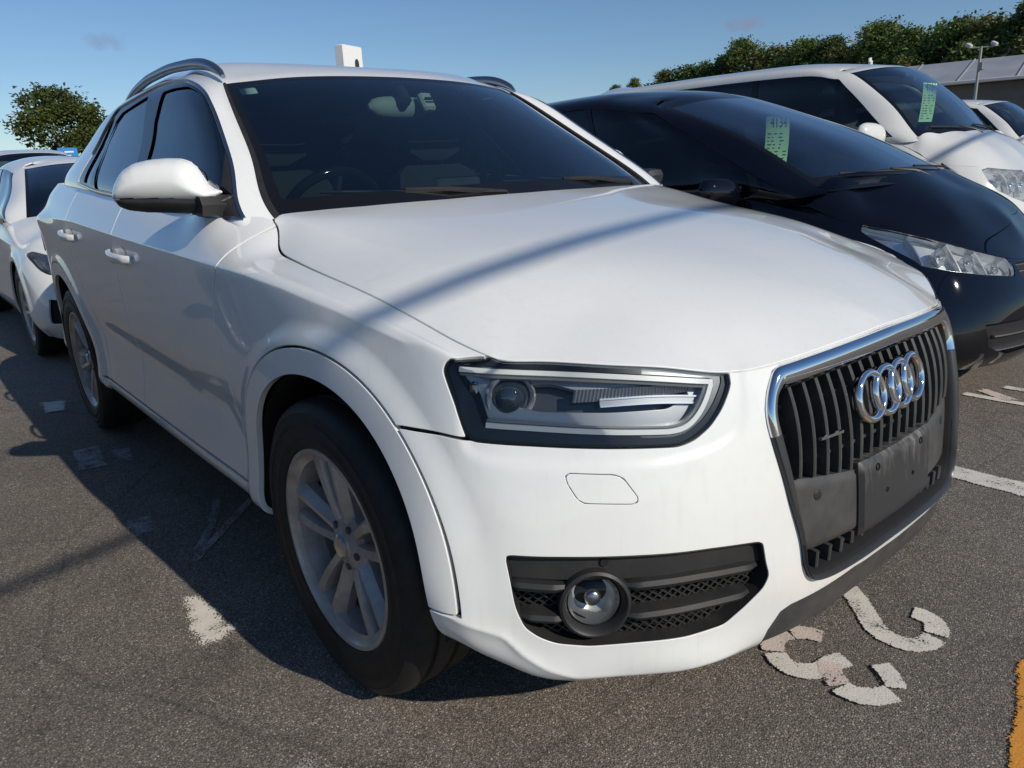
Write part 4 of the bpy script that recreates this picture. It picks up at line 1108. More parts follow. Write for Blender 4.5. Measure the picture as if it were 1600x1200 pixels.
    for z in (.402, .615, .672, .730):
        h = half_at(z)-.012; u_ = np.linspace(-h, h, 40); P, NN = low(u_, np.full(40, z), -.043)
        gpart(MB().sweep(P, [((0, 0, 1.), n_) for n_ in NN], [(-.0035, .006), (.0035, .006), (.004, -.03), (-.004, -.03)]).build('crossbar', M_GREYPL, G, 30))
    # plate panel: full width block and its raised centre
    def face_block(ua, ub, zt, zb, off0, depth, name, mtl, parent, round_=.006, ufun=None, nx=40, nz=14):
        u_ = np.linspace(ua, ub, nx); v_ = np.linspace(0, 1, nz); Pm = np.zeros((nx, nz, 3)); Nm = np.zeros((nx, nz, 3))
        for i in range(nx):
            zb_ = zb if not callable(zb) else zb(u_[i]); zt_ = zt if not callable(zt) else zt(u_[i])
            uu = np.full(nz, u_[i]) if ufun is None else np.array([ufun(i/(nx-1), zb_+(zt_-zb_)*q_) for q_ in v_])
            p, n_ = low(uu, zb_+(zt_-zb_)*v_, 0); Pm[i], Nm[i] = p, n_
        L = np.linspace(ua, ub, nx); du = np.minimum(L-ua, ub-L)
        Z = v_*1.0
        for j in range(nz):
            dz = np.minimum(v_[j], 1-v_[j])*.17
            e = np.minimum(du, dz); k = np.sqrt(np.clip(1-(1-np.clip(e/round_, 0, 1))**2, 0, 1))
            Pm[:, j] += Nm[:, j]*(off0-round_*(1-k))[:, None]
        V = [tuple(p) for row in Pm for p in row]; F = [(i*nz+j, (i+1)*nz+j, (i+1)*nz+j+1, i*nz+j+1) for i in range(nx-1) for j in range(nz-1)]
        b = len(V); loop = [i*nz for i in range(nx)]+[(nx-1)*nz+j for j in range(1, nz)]+[i*nz+nz-1 for i in range(nx-2, -1, -1)]+[j for j in range(nz-2, 0, -1)]
        fl_n = Nm.reshape(-1, 3)
        V += [tuple(np.array(V[q])-fl_n[q]*depth) for q in loop]; n_ = len(loop)
        F += [(loop[i], loop[(i+1) % n_], b+(i+1) % n_, b+i) for i in range(n_)]
        return gpart(MB().add(V, F).build(name, mtl, parent, 40))
    xs_ = lambda u_: PLATE_T+.012*min(1, abs(u_)/.33)
    for sg in (-1, 1):
        a, b = sorted((sg*.168, sg*.352)); face_block(a, b, lambda u_: PLATE_T+.002+.03*max(0, abs(u_)-.168)/.18, lambda u_: PLATE_B+.006, -.019, .045, 'plate_panel', M_GREYPL, G, ufun=(lambda t, z, sg=sg: sg*(.168+(t if sg > 0 else 1-t)*(half_at(z)-.013-.168))))
    pm = mat('plate_plastic', (.04, .041, .043), .42); n_, l_ = N(pm)
    t1 = noise(pm, 8, 6, .7); mp = n_.new('ShaderNodeMapping'); mp.inputs['Scale'].default_value = (1, 1, .16); l_.new(n_['TC'].outputs['Object'], mp.inputs[0])
    t2 = noise(pm, 42, 5, .7, vec=mp.outputs[0]); sep = n_.new('ShaderNodeSeparateXYZ'); l_.new(n_['TC'].outputs['Object'], sep.inputs[0])
    mr = n_.new('ShaderNodeMapRange'); l_.new(sep.outputs['Z'], mr.inputs[0]); mr.inputs[1].default_value = .46; mr.inputs[2].default_value = .572; 
    mm = n_.new('ShaderNodeMath'); mm.operation = 'MULTIPLY_ADD'; l_.new(mr.outputs[0], mm.inputs[0]); mm.inputs[1].default_value = .30; l_.new(t2.outputs[0], mm.inputs[2])
    rr_ = ramp(pm, mm.outputs[0], [(.66, (.034, .035, .037)), (.80, (.075, .073, .068)), (.94, (.20, .19, .17))]); l_.new(rr_.outputs[0], n_['Principled BSDF'].inputs['Base Color'])
    face_block(-.166, .166, PLATE_T+.016, PLATE_B-.012, -.010, .06, 'plate_mount', pm, G, .008)
    for u_, z, r_ in ((-.105, .553, .008), (.105, .553, .008), (-.063, .490, .005), (.063, .490, .005)):
        P, NN = low([u_], [z], -.0102); nn = NN[0]; e1 = np.cross((0, 0, 1), nn); e1 /= np.linalg.norm(e1); e2 = np.cross(nn, e1)
        gpart(MB().lathe([(0, -.001), (r_*.5, -.001), (r_*.55, .0015), (r_, .002), (r_*1.1, -.002)], axis='z', n=16).xform(np.stack([e1, e2, nn], 1), P[0]).build('bolt_hole', M_DARK if r_ < .006 else M_GLOSSBLK, G, 40))
    for sg in (-1, 1):
        P, NN = low([sg*.300], [.545], -.0185); nn = NN[0]; e1 = np.cross((0, 0, 1), nn); e1 /= np.linalg.norm(e1); e2 = np.cross(nn, e1)
        gpart(MB().lathe([(0, .0012), (.009, .0012), (.0105, .0004), (.011, -.002)], axis='z', n=20).xform(np.stack([e1, e2, nn], 1), P[0]).build('parking_sensor', M_BLACKPL, G, 40))
    # four rings on a dark carrier
    rr0 = .0485; step = .0650
    zr = .700
    for k in range(4):
        u_ = (k-1.5)*step
        P, NN = low([u_], [zr], -.014); nn = NN[0]; nn = nn/np.linalg.norm(nn)
        e1 = np.cross((0, 0, 1), nn); e1 /= np.linalg.norm(e1); e2 = np.cross(nn, e1)
        pts = [P[0]+rr0*(e1*math.cos(t)+e2*math.sin(t)) for t in np.linspace(0, 2*math.pi, 48, endpoint=False)]
        gpart(MB().tube(pts, .0086, 12, closed=True, flat=1.15, up=tuple(nn)).build('ring', M_CHROME, G, 60))
    car = []
    cp = np.concatenate([[(1.5*step+rr0*math.cos(t), rr0*.85*math.sin(t)) for t in np.linspace(-math.pi/2, math.pi/2, 14)], [(-1.5*step-rr0*math.cos(t), -rr0*.85*math.sin(t)) for t in np.linspace(-math.pi/2, math.pi/2, 14)]])
    P1, N1 = low(cp[:, 0], zr+cp[:, 1], -.030); nv_ = len(cp)
    V = [tuple(p) for p in P1]+[tuple(p-n_*.045) for p, n_ in zip(P1, N1)]
    gpart(MB().add(V, [tuple(range(nv_))]+[(i, (i+1) % nv_, nv_+(i+1) % nv_, nv_+i) for i in range(nv_)]).build('ring_carrier', M_GREYPL, G, 30))
    # small script badge bar on the slats
    P, NN = low(np.linspace(.215, .285, 8), np.linspace(.655, .655, 8), -.014)
    gpart(MB().sweep(P, [((0, 0, 1.), n_) for n_ in NN], [(-.0045, 0), (-.003, .004), (.003, .004), (.0045, 0), (0, -.006)]).build('badge', M_CHROME, G, 50))
    # ---- fog lamp openings
    def fog(mir):
        mb = (lambda b: b.mirror_y()) if mir else (lambda b: b)
        fx = (lambda s_: mirror(s_)) if mir else (lambda s_: s_)
        E = bpy.data.objects.new('fog_lamp_grille', None); link(E, R); E.empty_display_size = .1
        FS = take(S, fogP, .0)
        bk = offset(FS, -.055); sheet_obj('backing', fx(bk), M_DARK, E)
        wl0 = offset(clip(FS, sdf(FS.u, FS.z, fogP)-.0008), -.001); wl = thicken(wl0, .055, .001); wl = Sheet(wl.V, wl.T[len(wl0.T):])
        sheet_obj('surround', fx(wl), M_BLACKPL, E)
        up = clip(offset(FS, -.016), (FS.z-(.470+.0*FS.u))-.0+0*FS.u)
        zsplit = lambda T: T.z-np.interp(T.u, [.44, .6, .8, .96], [.447, .461, .478, .490])
        up = clip(offset(FS, -.018), zsplit(FS)); sheet_obj('upper_panel', fx(thicken(up, .03, .004)), M_BLACKPL, E)
        fc = np.array(poly['foglamp'][0]); fcu, fcz = fc
        # bars
        for za, zb, hh in (((.44, .60, .80, .97), (.440, .453, .462, .478), .011), ((.44, .60, .80, .97), (.384, .392, .398, .418), .010)):
          for ua_, ub_ in ((.462 if hh > .0105 else .478, fcu-.052), (fcu+.048, .958 if hh > .0105 else .935)):
            u_ = np.linspace(ua_, ub_, 24); zc = np.interp(u_, za, zb); P, NN = low(u_, zc, -.012)
            k = np.minimum(1, np.minimum(u_-u_[0]+.006, u_[-1]-u_+.006)/.03)
            V = []; pr = [(-1, -.012), (-.7, .006), (0, .010), (.8, .006), (1, -.004), (1, -.03), (-1, -.03)]
            for p, n_, kk in zip(P, NN, k):
                for a, b in pr: V.append(p+np.array([0, 0, 1.])*a*hh*(.5+.5*kk)+n_*(b-.012*(1-kk)))
            m = len(pr); F = [(i*m+q, i*m+(q+1) % m, i*m+m+(q+1) % m, i*m+m+q) for i in range(len(u_)-1) for q in range(m)]+[tuple(range(m)), tuple((len(u_)-1)*m+q for q in range(m))]
            mb(MB().add(V, F)).build('bar', M_BLACKPL, E, 40)
        # diamond mesh
        msh = MB(); sp = .0165
        zlo, zhi = .335, .475
        for s_ in (-1, 1):
            for k in range(-20, 60):
                pts = []
                for t in np.linspace(0, 1, 26):
                    z = zlo+(zhi-zlo)*t; u_ = .42+k*sp*1.25+s_*(z-zlo)*1.25
                    pts.append((u_, z))
                pts = np.array(pts); ins = (sdf(pts[:, 0], pts[:, 1], fogP) > -.004) & (np.hypot(pts[:, 0]-fcu, pts[:, 1]-fcz) > .045)
                run = []
                for q, ok in zip(pts, ins):
                    if ok: run.append(q)
                    if (not ok or q is pts[-1]) and len(run) > 1:
                        a = np.array(run); P, _ = low(a[:, 0], a[:, 1], -.034); msh.tube(P, .0021, 4, cap=False); run = []
                    elif not ok: run = []
                if len(run) > 1: a = np.array(run); P, _ = low(a[:, 0], a[:, 1], -.034); msh.tube(P, .0021, 4, cap=False)
        mo = mb(msh).build('mesh_screen', M_BLACKPL, E, 60); mo['kind'] = 'stuff'
        # round lamp
        p, n_ = low([fcu], [fcz], -.02); p, n_ = p[0], n_[0]
        ax = np.array([.80, -.58, .06]); ax /= np.linalg.norm(ax); e1 = np.cross((0, 0, 1), ax); e1 /= np.linalg.norm(e1); e2 = np.cross(ax, e1); Rm = np.stack([e1, e2, ax], 1)
        mb(MB().lathe([(.066, -.03), (.067, .004), (.064, .013), (.059, .016), (.054, .012), (.048, -.008), (.047, -.03)], axis='z', n=48).xform(Rm, p)).build('bezel', M_BLACKPL, E, 40)
        mb(MB().lathe([(.047, -.004), (.045, .001), (.036, .006), (.02, .0095), (0, .011)], axis='z', n=40).xform(Rm, p)).build('lens', M_LENS, E, 60)
        mb(MB().lathe([(.047, -.004), (.043, -.022), (.03, -.036), (.012, -.042), (0, -.043)], axis='z', n=40).xform(Rm, p)).build('reflector', mat('fog_reflector', (.62, .62, .61), .3, .45), E, 60)
        mb(MB().lathe([(.015, -.02), (.015, -.012), (.010, -.008), (0, -.007)], axis='z', n=24).xform(Rm, p)).build('bulb_shield', M_SATIN, E, 60)
        q, nq = low([.775], [.508], -.0145); nn = nq[0]; a1 = np.cross((0, 0, 1), nn); a1 /= np.linalg.norm(a1); a2 = np.cross(nn, a1)
        mb(MB().lathe([(0, .0005), (.007, .001), (.008, -.001)], axis='z', n=18).xform(np.stack([a1, a2, nn], 1), q[0])).build('parking_sensor', M_DARK, E, 40)
    fog(False); fog(True)
    # ---- hood
    iu = int(np.searchsorted(U, 1.9675)); edge = Q[:iu+1, -1].copy(); edge[:, 1] *= -1    # (x, w, z)
    cowl = np.array([(-.352, 0, 1.098), (-.356, .15, 1.098), (-.366, .30, 1.096), (-.404, .55, 1.0925), (-.440, .69, 1.089), (-.458, .765, 1.086)])
    side_pts = [tuple(edge[i]) for i in range(0, iu, 5) if U[i] > 1.06]
    front_pts = [tuple(edge[i]) for i in range(0, iu, 6) if U[i] <= 1.06]
    crease = smooth_line([(-.456, .764, 1.0855), (-.316, .740, 1.062), (-.20, .715, 1.040), (-.03, .682, 1.012), (.145, .668, .983), (.257, .648, .959), (.345, .615, .934), (.45, .56, .902)], 26)
    centre = [(-.1, 0, 1.060), (.15, 0, 1.020), (.40, 0, .964), (.58, 0, .912), (.68, 0, .876), (.745, 0, .847)]
    mids = [(-.1, .42, 1.049), (.15, .42, 1.009), (.35, .42, .963), (.56, .38, .898), (.66, .36, .858)]+[tuple(c) for c in crease]
    HS, Hf = plan_field(front_pts+[tuple(c) for c in cowl], centre+mids+[(.30, .83, .912), (.0, .86, .975), (-.3, .86, 1.02)], .008, 1e-5)
    # flank between the styling crease and the shut line
    cx_, cw_, cz_ = crease[:, 0], crease[:, 1], crease[:, 2]
    eo = np.argsort(edge[:, 0]); ex_, ew_, ez_ = edge[eo, 0], edge[eo, 1], edge[eo, 2]
    wc_ = np.interp(HS.x, cx_, cw_); zc_ = Hf(np.stack([HS.x, wc_], 1)); we_ = np.interp(HS.x, ex_, ew_); ze_ = np.interp(HS.x, ex_, ez_)
    t_ = (HS.w-wc_)/np.maximum(we_-wc_, .02); zf = zc_+(ze_-zc_)*(np.clip(t_, 0, 2)**1.15)
    slope = smoothstep(.44, .22, HS.x)
    k_ = smoothstep(-.10, .16, t_)*slope
    HS.V[:, 2] = HS.V[:, 2]*(1-k_)+zf*k_
    # pull the rim of the sheet exactly onto the body's edge
    ngw = len(np.unique(HS.v)); xs0, ws0 = np.unique(HS.u), np.unique(HS.v); Zg = HS.V[:, 2].reshape(-1, ngw)
    def zat(x, w):
        i = np.clip(np.searchsorted(xs0, x)-1, 0, len(xs0)-2); j = np.clip(np.searchsorted(ws0, w)-1, 0, len(ws0)-2); a = (x-xs0[i])/(xs0[i+1]-xs0[i]); c = (w-ws0[j])/(ws0[j+1]-ws0[j])
        return (Zg[i, j]*(1-a)+Zg[i+1, j]*a)*(1-c)+(Zg[i, j+1]*(1-a)+Zg[i+1, j+1]*a)*c
    dl = edge[:, 2]-zat(edge[:, 0], edge[:, 1]); near = np.full(len(HS.V), 9.); sw_ = np.zeros(len(HS.V)); sd_ = np.zeros(len(HS.V))
    for e_, d_ in zip(edge[::2], dl[::2]):
        q_ = np.hypot(HS.x-e_[0], HS.w-e_[1])+.004; near = np.minimum(near, q_); g_ = q_**-3; sw_ += g_; sd_ += g_*d_
    HS.V[:, 2] += sd_/sw_*(1-smoothstep(0, .16, near))
    hp = np.concatenate([edge[:, :2], cowl[::-1, :2], [(-.35, -.3)], [(.80, -.3)]])
    f_ = sdf(HS.x, HS.w, hp)-.0070
    # normals again after the lift
    ng = int(round(len(np.unique(HS.v)))); nx_ = len(HS.V)//ng; Pg = HS.V[:, :3].reshape(nx_, ng, 3)
    HS2 = grid_sheet(Pg, np.unique(HS.u), np.unique(HS.v), flip=True)
    hood = thicken(clip(HS2, f_), .016, .0022)
    sheet_obj('hood', join(hood, mirror(hood)), M_WHITE, R)
    # ---- greenhouse
    UPs, QU = suv_upper()
    uG = chord(upper_table(), 2)
    u_glass, vtop = uG[4], .575
    wsf = np.minimum.reduce([u_glass-.004-UPs.u, (vtop-.012)-UPs.v, UPs.v+.02])
    wsS = clip(UPs, wsf)
    fr_in = np.minimum.reduce([u_glass-.034-wsS.u, vtop-.040-wsS.v, wsS.v-.028-.020*(wsS.u < 9)])
    gl_ = clip(wsS, fr_in); frit = clip(wsS, -fr_in)
    sheet_obj('windscreen', join(gl_, mirror(gl_)), M_WS, R)
    sheet_obj('windscreen_border', join(frit, mirror(frit)), M_GLOSSBLK, R)
    # rubber strip along the pillar
    seal = clip(UPs, np.minimum.reduce([UPs.u-(u_glass-.004), (u_glass+.0105)-UPs.u, vtop-UPs.v])); seal = thicken(offset(seal, .003), .012, .002)
    sheet_obj('pillar_seal', seal, M_RUBBER, R); sheet_obj('pillar_seal', mirror(seal), M_RUBBER, R)
    dlo = poly['dlo']; dloP = fillet(dlo, .02, 4)
    UPside = clip(UPs, UPs.u-(u_glass+.0105))
    isS = lambda T: (T.u > uG[5]) & (T.u < uG[13])
    fD = lambda T, p_: np.where(isS(T), sdf(T.u, T.v, p_), -1.0)
    pil = clip(UPside, -fD(UPside, dloP)-.001)
    rg_u = (uG[14], 9); rw = np.minimum.reduce([pil.u-(uG[13]+.08), .50-pil.v, pil.v-.02])
    pil_b = clip(pil, -rw)
    head = clip(UPs, np.minimum(UPs.v-(vtop-.010), (u_glass+.0105)-UPs.u))
    # roof
    topedge = QU[:, -1].copy(); topedge[:, 1] *= -1
    tp = [tuple(QU[i, j]*[1, -1, 1]) for i in range(0, len(QU), 6) for j in (-1, -5)]
    RS, Rf = plan_field(tp, [(-1.30, 0, 1.571), (-1.6, 0, 1.592), (-1.9, 0, 1.592), (-2.2, 0, 1.573), (-1.6, .3, 1.586), (-1.9, .3, 1.586), (-2.2, .3, 1.567)], .014, 2e-5)
    rp = np.concatenate([topedge[:, :2], [(-2.52, -.3), (-1.115, -.3)]])
    roof = clip(RS, sdf(RS.x, RS.w, rp))
    sheet_obj('roof', join(roof, mirror(roof), head, mirror(head)), M_WHITE, R)
    pb = thicken(pil_b, .010, .001)
    sheet_obj('body_side_frame', pb, M_WHITE, R); sheet_obj('body_side_frame', mirror(pb), M_WHITE, R)
    rwin = clip(pil, rw); sheet_obj('rear_window', join(rwin, mirror(rwin)), M_TINT, R)
    # side windows: black carrier with panes set in, chrome strip round it
    def side_glass(mir):
        fx = (lambda s_: mirror(s_)) if mir else (lambda s_: s_)
        D = clip(UPs, fD(UPs, dloP))
        gf, g2 = fillet(poly['gf'], .02, 4), fillet(poly['gr'], .02, 4)
        q3 = fillet(poly['gq'], .01, 3)
        car_ = clip(D, -fD(D, gf)); car_ = clip(car_, -fD(car_, g2)); car_ = clip(car_, -fD(car_, q3))
        W = sheet_obj('side_window', fx(offset(car_, -.002)), M_GLOSSBLK, R)
        for p_, m_ in ((gf, M_SIDEG), (g2, M_TINT), (q3, M_TINT)):
            sheet_obj('pane', fx(offset(clip(D, fD(D, p_)+.004), -.008)), m_, W)
        # chrome strip: sweep round the outline
        L = resample(fillet(dlo[:13], .05, 5, closed=False), .012); L2 = resample(np.array([dlo[13], dlo[14], dlo[15], dlo[16], dlo[17], dlo[0]]), .012)
        UU, VV = np.unique(UPs.V[:, 6]), np.unique(UPs.V[:, 7]); GN = UPs.V[:, :6].reshape(len(UU), len(VV), 6)
        def lift_(l2):
            out = []
            for a, b2 in l2:
                i = int(np.clip(np.searchsorted(UU, a)-1, 0, len(UU)-2)); j = int(np.clip(np.searchsorted(VV, b2)-1, 0, len(VV)-2))
                t, r_ = (a-UU[i])/(UU[i+1]-UU[i]), (b2-VV[j])/(VV[j+1]-VV[j])
                out.append((GN[i, j]*(1-t)+GN[i+1, j]*t)*(1-r_)+(GN[i, j+1]*(1-t)+GN[i+1, j+1]*t)*r_)
            return np.array(out)
        for l2 in (L, L2):
            o = lift_(l2); T = np.gradient(o[:, :3], axis=0); T /= np.linalg.norm(T, axis=1, keepdims=True)
            b = MB().sweep(o[:, :3], [(np.cross(n_, t), n_) for n_, t in zip(o[:, 3:6], T)], [(-.007, -.004), (-.006, .003), (-.002, .0045), (.004, .0035), (.006, -.004)])
            (b.mirror_y() if mir else b).build('chrome_strip', M_SATIN, W, 50)
        return W
    side_glass(False); side_glass(True)
    # headliner and inner faces
    hl_ = offset(roof, -.03); sheet_obj('headliner', Sheet(join(hl_, mirror(hl_)).V, join(hl_, mirror(hl_)).T[:, ::-1]), M_HEADLINER, R)
    tr = offset(clip(UPs, np.minimum.reduce([UPs.u-(u_glass-.020), uG[7]-.01-UPs.u])), -.024); tr = thicken(tr, .02)
    sheet_obj('pillar_trim', tr, M_TRIM, R); sheet_obj('pillar_trim', mirror(tr), M_TRIM, R)
    # B pillar trims with belts
    for s in (-1, 1):
        b = MB(); b.sweep([(-1.40, s*.80, 1.05), (-1.44, s*.74, 1.25), (-1.50, s*.66, 1.44), (-1.52, s*.56, 1.53)], [((1, 0, 0), (0, -s*.9, -.4))]*4, [(-.045, 0), (.045, 0), (.03, .03), (-.03, .03)])
        b.build('inner_pillar', M_TRIM, R)
        MB().sweep([(-1.43, s*.66, 1.34), (-1.36, s*.64, 1.1), (-1.28, s*.60, .85)], [((1, 0, 0), (0, 1, 0))]*3, [(-.022, -.002), (.022, -.002), (.022, .002), (-.022, .002)]).build('seat_belt', M_TRIM if s > 0 else M_DASH, R)
        # seats
        b = MB()
        def cush(sec): 
            V = []; 
            for (x, z, hw, th) in sec:
                for a, c in ((-1, -1), (-.6, -1.15), (.6, -1.15), (1, -1), (1, 1), (.6, .8), (-.6, .8), (-1, 1)): V.append((x+c*th*.9, s*.37+a*hw, z+c*th*.25))
            F = [(i*8+k, i*8+(k+1) % 8, i*8+8+(k+1) % 8, i*8+8+k) for i in range(len(sec)-1) for k in range(8)]+[tuple(range(8)), tuple((len(sec)-1)*8+k for k in range(8))]
            return V, F
        b.add(*cush([(-1.18, .62, .24, .06), (-1.25, .80, .26, .07), (-1.33, 1.0, .255, .065), (-1.39, 1.15, .20, .05), (-1.41, 1.19, .14, .035)]))
        b.add(*cush([(-1.40, 1.21, .06, .03), (-1.40, 1.24, .13, .045), (-1.41, 1.33, .135, .05), (-1.42, 1.39, .10, .035)]))
        b.box((-.98, s*.37, .58), (.52, .5, .16), bev=.05)
        b.build('front_seat', M_SEAT, R, 50)
    MB().box((-2.25, 0, .85), (.25, 1.35, .55), bev=.08).box((-2.0, 0, .62), (.5, 1.35, .18), bev=.06).build('rear_seat', M_SEAT, R)
    MB().box((-1.5, 0, .42), (2.3, 1.6, .04)).build('floor_pan', M_DARK, R)
    # dashboard: curved section across the car
    ds = [(-.42, 1.02), (-.52, 1.055), (-.66, 1.065), (-.80, 1.045), (-.88, .98), (-.86, .82), (-.78, .60), (-.40, .60)]
    b = MB(); V = []; ws_ = np.linspace(-.80, .80, 33)
    for y in ws_:
        hump = .035*math.exp(-((y+.37)/.17)**4)                     # instrument hood in front of the driver
        cur = -.10*(y/.8)**2
        for x, z in ds: V.append((x+cur*(1 if x > -.6 else .3)-hump*.6*(z > 1.0)*(x < -.6), y, z+hump*(1.6 if x < -.6 and z > 1 else .2)))
    m = len(ds); F = [(i*m+k, i*m+(k+1) % m, i*m+m+(k+1) % m, i*m+m+k) for i in range(len(ws_)-1) for k in range(m)]+[tuple(range(m)), tuple((len(ws_)-1)*m+k for k in range(m))]
    b.add(V, F).build('dashboard', M_DASH, R, 50)
    MB().box((-.76, .04, 1.10), (.02, .20, .10), bev=.01).build('display_screen', M_GREYPL, R)
    sw = bpy.data.objects.new('steering_wheel', None); link(sw, R); sw.location = (-.94, -.37, 1.02); sw.rotation_euler = (0, math.radians(-64), 0)
    MB().tube([(.185*math.cos(t), .185*math.sin(t), 0) for t in np.linspace(0, 2*math.pi, 48, endpoint=False)], .017, 10, closed=True, up=(0, 0, 1)).build('rim', M_GLOSSBLK, sw, 60)
    sp = MB().lathe([(0, .02), (.06, .018), (.075, .0), (.07, -.02), (0, -.03)], axis='z', n=24)
    for a in (0, math.pi, -math.pi/2): sp.tube([(0, 0, -.005), (.18*math.cos(a), .18*math.sin(a), 0)], .016, 6)
    sp.build('spokes', M_DASH, sw, 40)
    # rear-view mirror and its sensor foot
    im = bpy.data.objects.new('interior_mirror', None); link(im, R); im.location = (-1.02, -.02, 1.40)
    b = MB(); sec = []
    for t in np.linspace(-1, 1, 13):
        k = math.sqrt(max(0, 1-abs(t)**3.2)); sec.append((t*.125, .012+.022*k, .008+.032*k))
    V = [(dx*c, y, dz*s_) for y, dx, dz in sec for c, s_ in [(math.cos(a), math.sin(a)) for a in np.linspace(0, 2*math.pi, 14, endpoint=False)]]
    F = [(i*14+k, i*14+(k+1) % 14, i*14+14+(k+1) % 14, i*14+14+k) for i in range(12) for k in range(14)]+[tuple(range(14)), tuple(12*14+k for k in range(14))]
    b.add(V, F).build('housing', M_TRIM, im, 60)
    MB().box((.035, .0, .035), (.05, .045, .08), R=Matrix.Rotation(math.radians(-40), 3, 'Y'), bev=.012).build('foot', M_BLACKPL, im)
    MB().box((.062, .085, .015), (.03, .055, .075), R=Matrix.Rotation(math.radians(-35), 3, 'Y'), bev=.008).build('toll_unit', mat('off_white_plastic', (.5, .52, .46), .5), im)
    for i in range(3): MB().box((.080, .085, .000+.014*i), (.006, .034, .006), R=Matrix.Rotation(math.radians(-35), 3, 'Y')).build('toll_unit_slot', M_DARK, im)
    # inspection sticker, top corner of the windscreen
    k = clip(wsS, np.minimum.reduce([u_glass-.048-wsS.u, wsS.u-(u_glass-.105), vtop-.052-wsS.v, wsS.v-(vtop-.085)])); sheet_obj('inspection_sticker', offset(k, -.002), M_PAPERW, R)
    # cowl and wipers
    cw = np.array([(-.372, 0), (-.385, .30), (-.424, .55), (-.47, .70), (-.485, .765)])
    b = MB(); V = []
    yy = np.linspace(-.78, .78, 41)
    for y in yy:
        xc = np.interp(abs(y), cw[:, 1], cw[:, 0]); zc_ = np.interp(abs(y), [0, .55, .78], [1.086, 1.078, 1.068])
        for dx, dz in ((.05, -.02), (.03, .004), (.0, .006), (-.04, .004), (-.05, -.03)): V.append((xc+dx, y, zc_+dz))
    b.add(V, [(i*5+k, i*5+k+1, i*5+6+k, i*5+5+k) for i in range(40) for k in range(4)]).build('cowl', M_BLACKPL, R, 50)
    def wiper(y0, y1, lift0):
        W = bpy.data.objects.new('wiper', None); link(W, R)
        ys = np.linspace(y0, y1, 18)
        xs = np.array([np.interp(abs(y), cw[:, 1], cw[:, 0]) for y in ys])
        t = np.linspace(0, 1, 18)
        X = xs-.020-.085*np.linspace(lift0, 1.0, 18)*.62; Z = 1.104+.62*(np.abs(X-xs)-.02)*.68
        MB().tube(np.stack([X+.010, ys, Z+.006], 1), .006, 6, flat=.8).build('blade', M_RUBBER, W, 50)
        MB().tube([(xs[0]+.01, y0, 1.085), (xs[0]-.005, y0, 1.100), (xs[6]-.012, ys[6], Z[6]+.014), (X[10]+.010, ys[10], Z[10]+.012)], [.012, .011, .008, .006], 6).build('arm', M_BLACKPL, W, 50)
    wiper(.60, -.02, .0); wiper(-.06, -.62, -.3)
    # ---- door mirror
    def door_mirror(mir):
        mb = (lambda b: b.mirror_y()) if mir else (lambda b: b); fx = (lambda s_: mirror(s_)) if mir else (lambda s_: s_)
        E = bpy.data.objects.new('door_mirror', None); link(E, R); E.empty_display_size = .1
        if mir:                                            # the far mirror is folded back
            fold = Matrix.Translation((-.68, .855, -.01)) @ Matrix.Rotation(math.radians(66), 4, 'Z') @ Matrix.Translation((.60, -.90, 0)); E.matrix_world = fold
        o = np.array([-.60, -.905, 1.10]); e1 = np.array([-.62, -.785, 0]); e1 /= np.linalg.norm(e1); e3 = np.array([.785, -.62, 0]); e3 /= np.linalg.norm(e3)
        cap_ = fillet([(0.2228, .0548), (.2104, .0834), (.1889, .1113), (.1588, .1282), (.1198, .1356), (.0765, .1377), (.0393, .1353), (.0191, .1274), (.0052, .1138), (-.007, .0897), (-.0171, .0681), (-.029, .057), (-.0507, .048), (-.0337, .0354), (-.0281, .0169), (.0209, .0191), (.1404, .0231), (.2131, .0277), (.2221, .0441)], .006, 3)
        lowp = fillet([(.2215, .040), (.2093, .0195), (.1892, .0105), (.1441, .0031), (.0358, -.0045), (-.0255, .0008), (-.0627, .0099), (-.078, .0388), (-.0373, .0406), (.08, .06), (.2, .06)], .006, 3)
        def pillow(pol, D, Rr, sq=2.0, step_=.0025, base=0.0, round_bottom=True):
            a0, b0 = pol.min(0)-.004; a1, b1 = pol.max(0)+.004
            aa, bb = np.arange(a0, a1, step_), np.arange(b0, b1, step_); ga, gb = np.meshgrid(aa, bb, indexing='ij')
            d = sdf(ga.ravel(), gb.ravel(), pol).reshape(ga.shape)
            # round the top and outer side, keep the lower edge crisp
            dd = np.clip(d/Rr, 0, 1); h_ = D*np.sqrt(np.clip(1-(1-dd)**sq, 0, 1))
            K = h_.copy()
            for _ in range(10):
                K[1:-1, 1:-1] = .2*(K[1:-1, 1:-1]+K[2:, 1:-1]+K[:-2, 1:-1]+K[1:-1, 2:]+K[1:-1, :-2])
            K = np.where(d > .006, K, h_+(K-h_)*np.clip(d/.006, 0, 1))
            P = o+e1*(ga*1.05+.004)[..., None]+np.array([0, 0, 1.])*gb[..., None]+e3*(base+K)[..., None]
            sh_ = grid_sheet(P, aa, bb); 
            if (sh_.V[:, 3:6]@e3).mean() < 0: sh_ = grid_sheet(P, aa, bb, flip=True)
            return clip(sh_, d.ravel())
        c_ = pillow(cap_, .062, .062, base=-.02); sheet_obj('cap', fx(thicken(c_, .05, .002)), M_WHITE, E)
        l_2 = pillow(lowp, .050, .05, base=-.018); sheet_obj('lower_shell', fx(thicken(l_2, .05, .002)), M_BLACKPL, E)
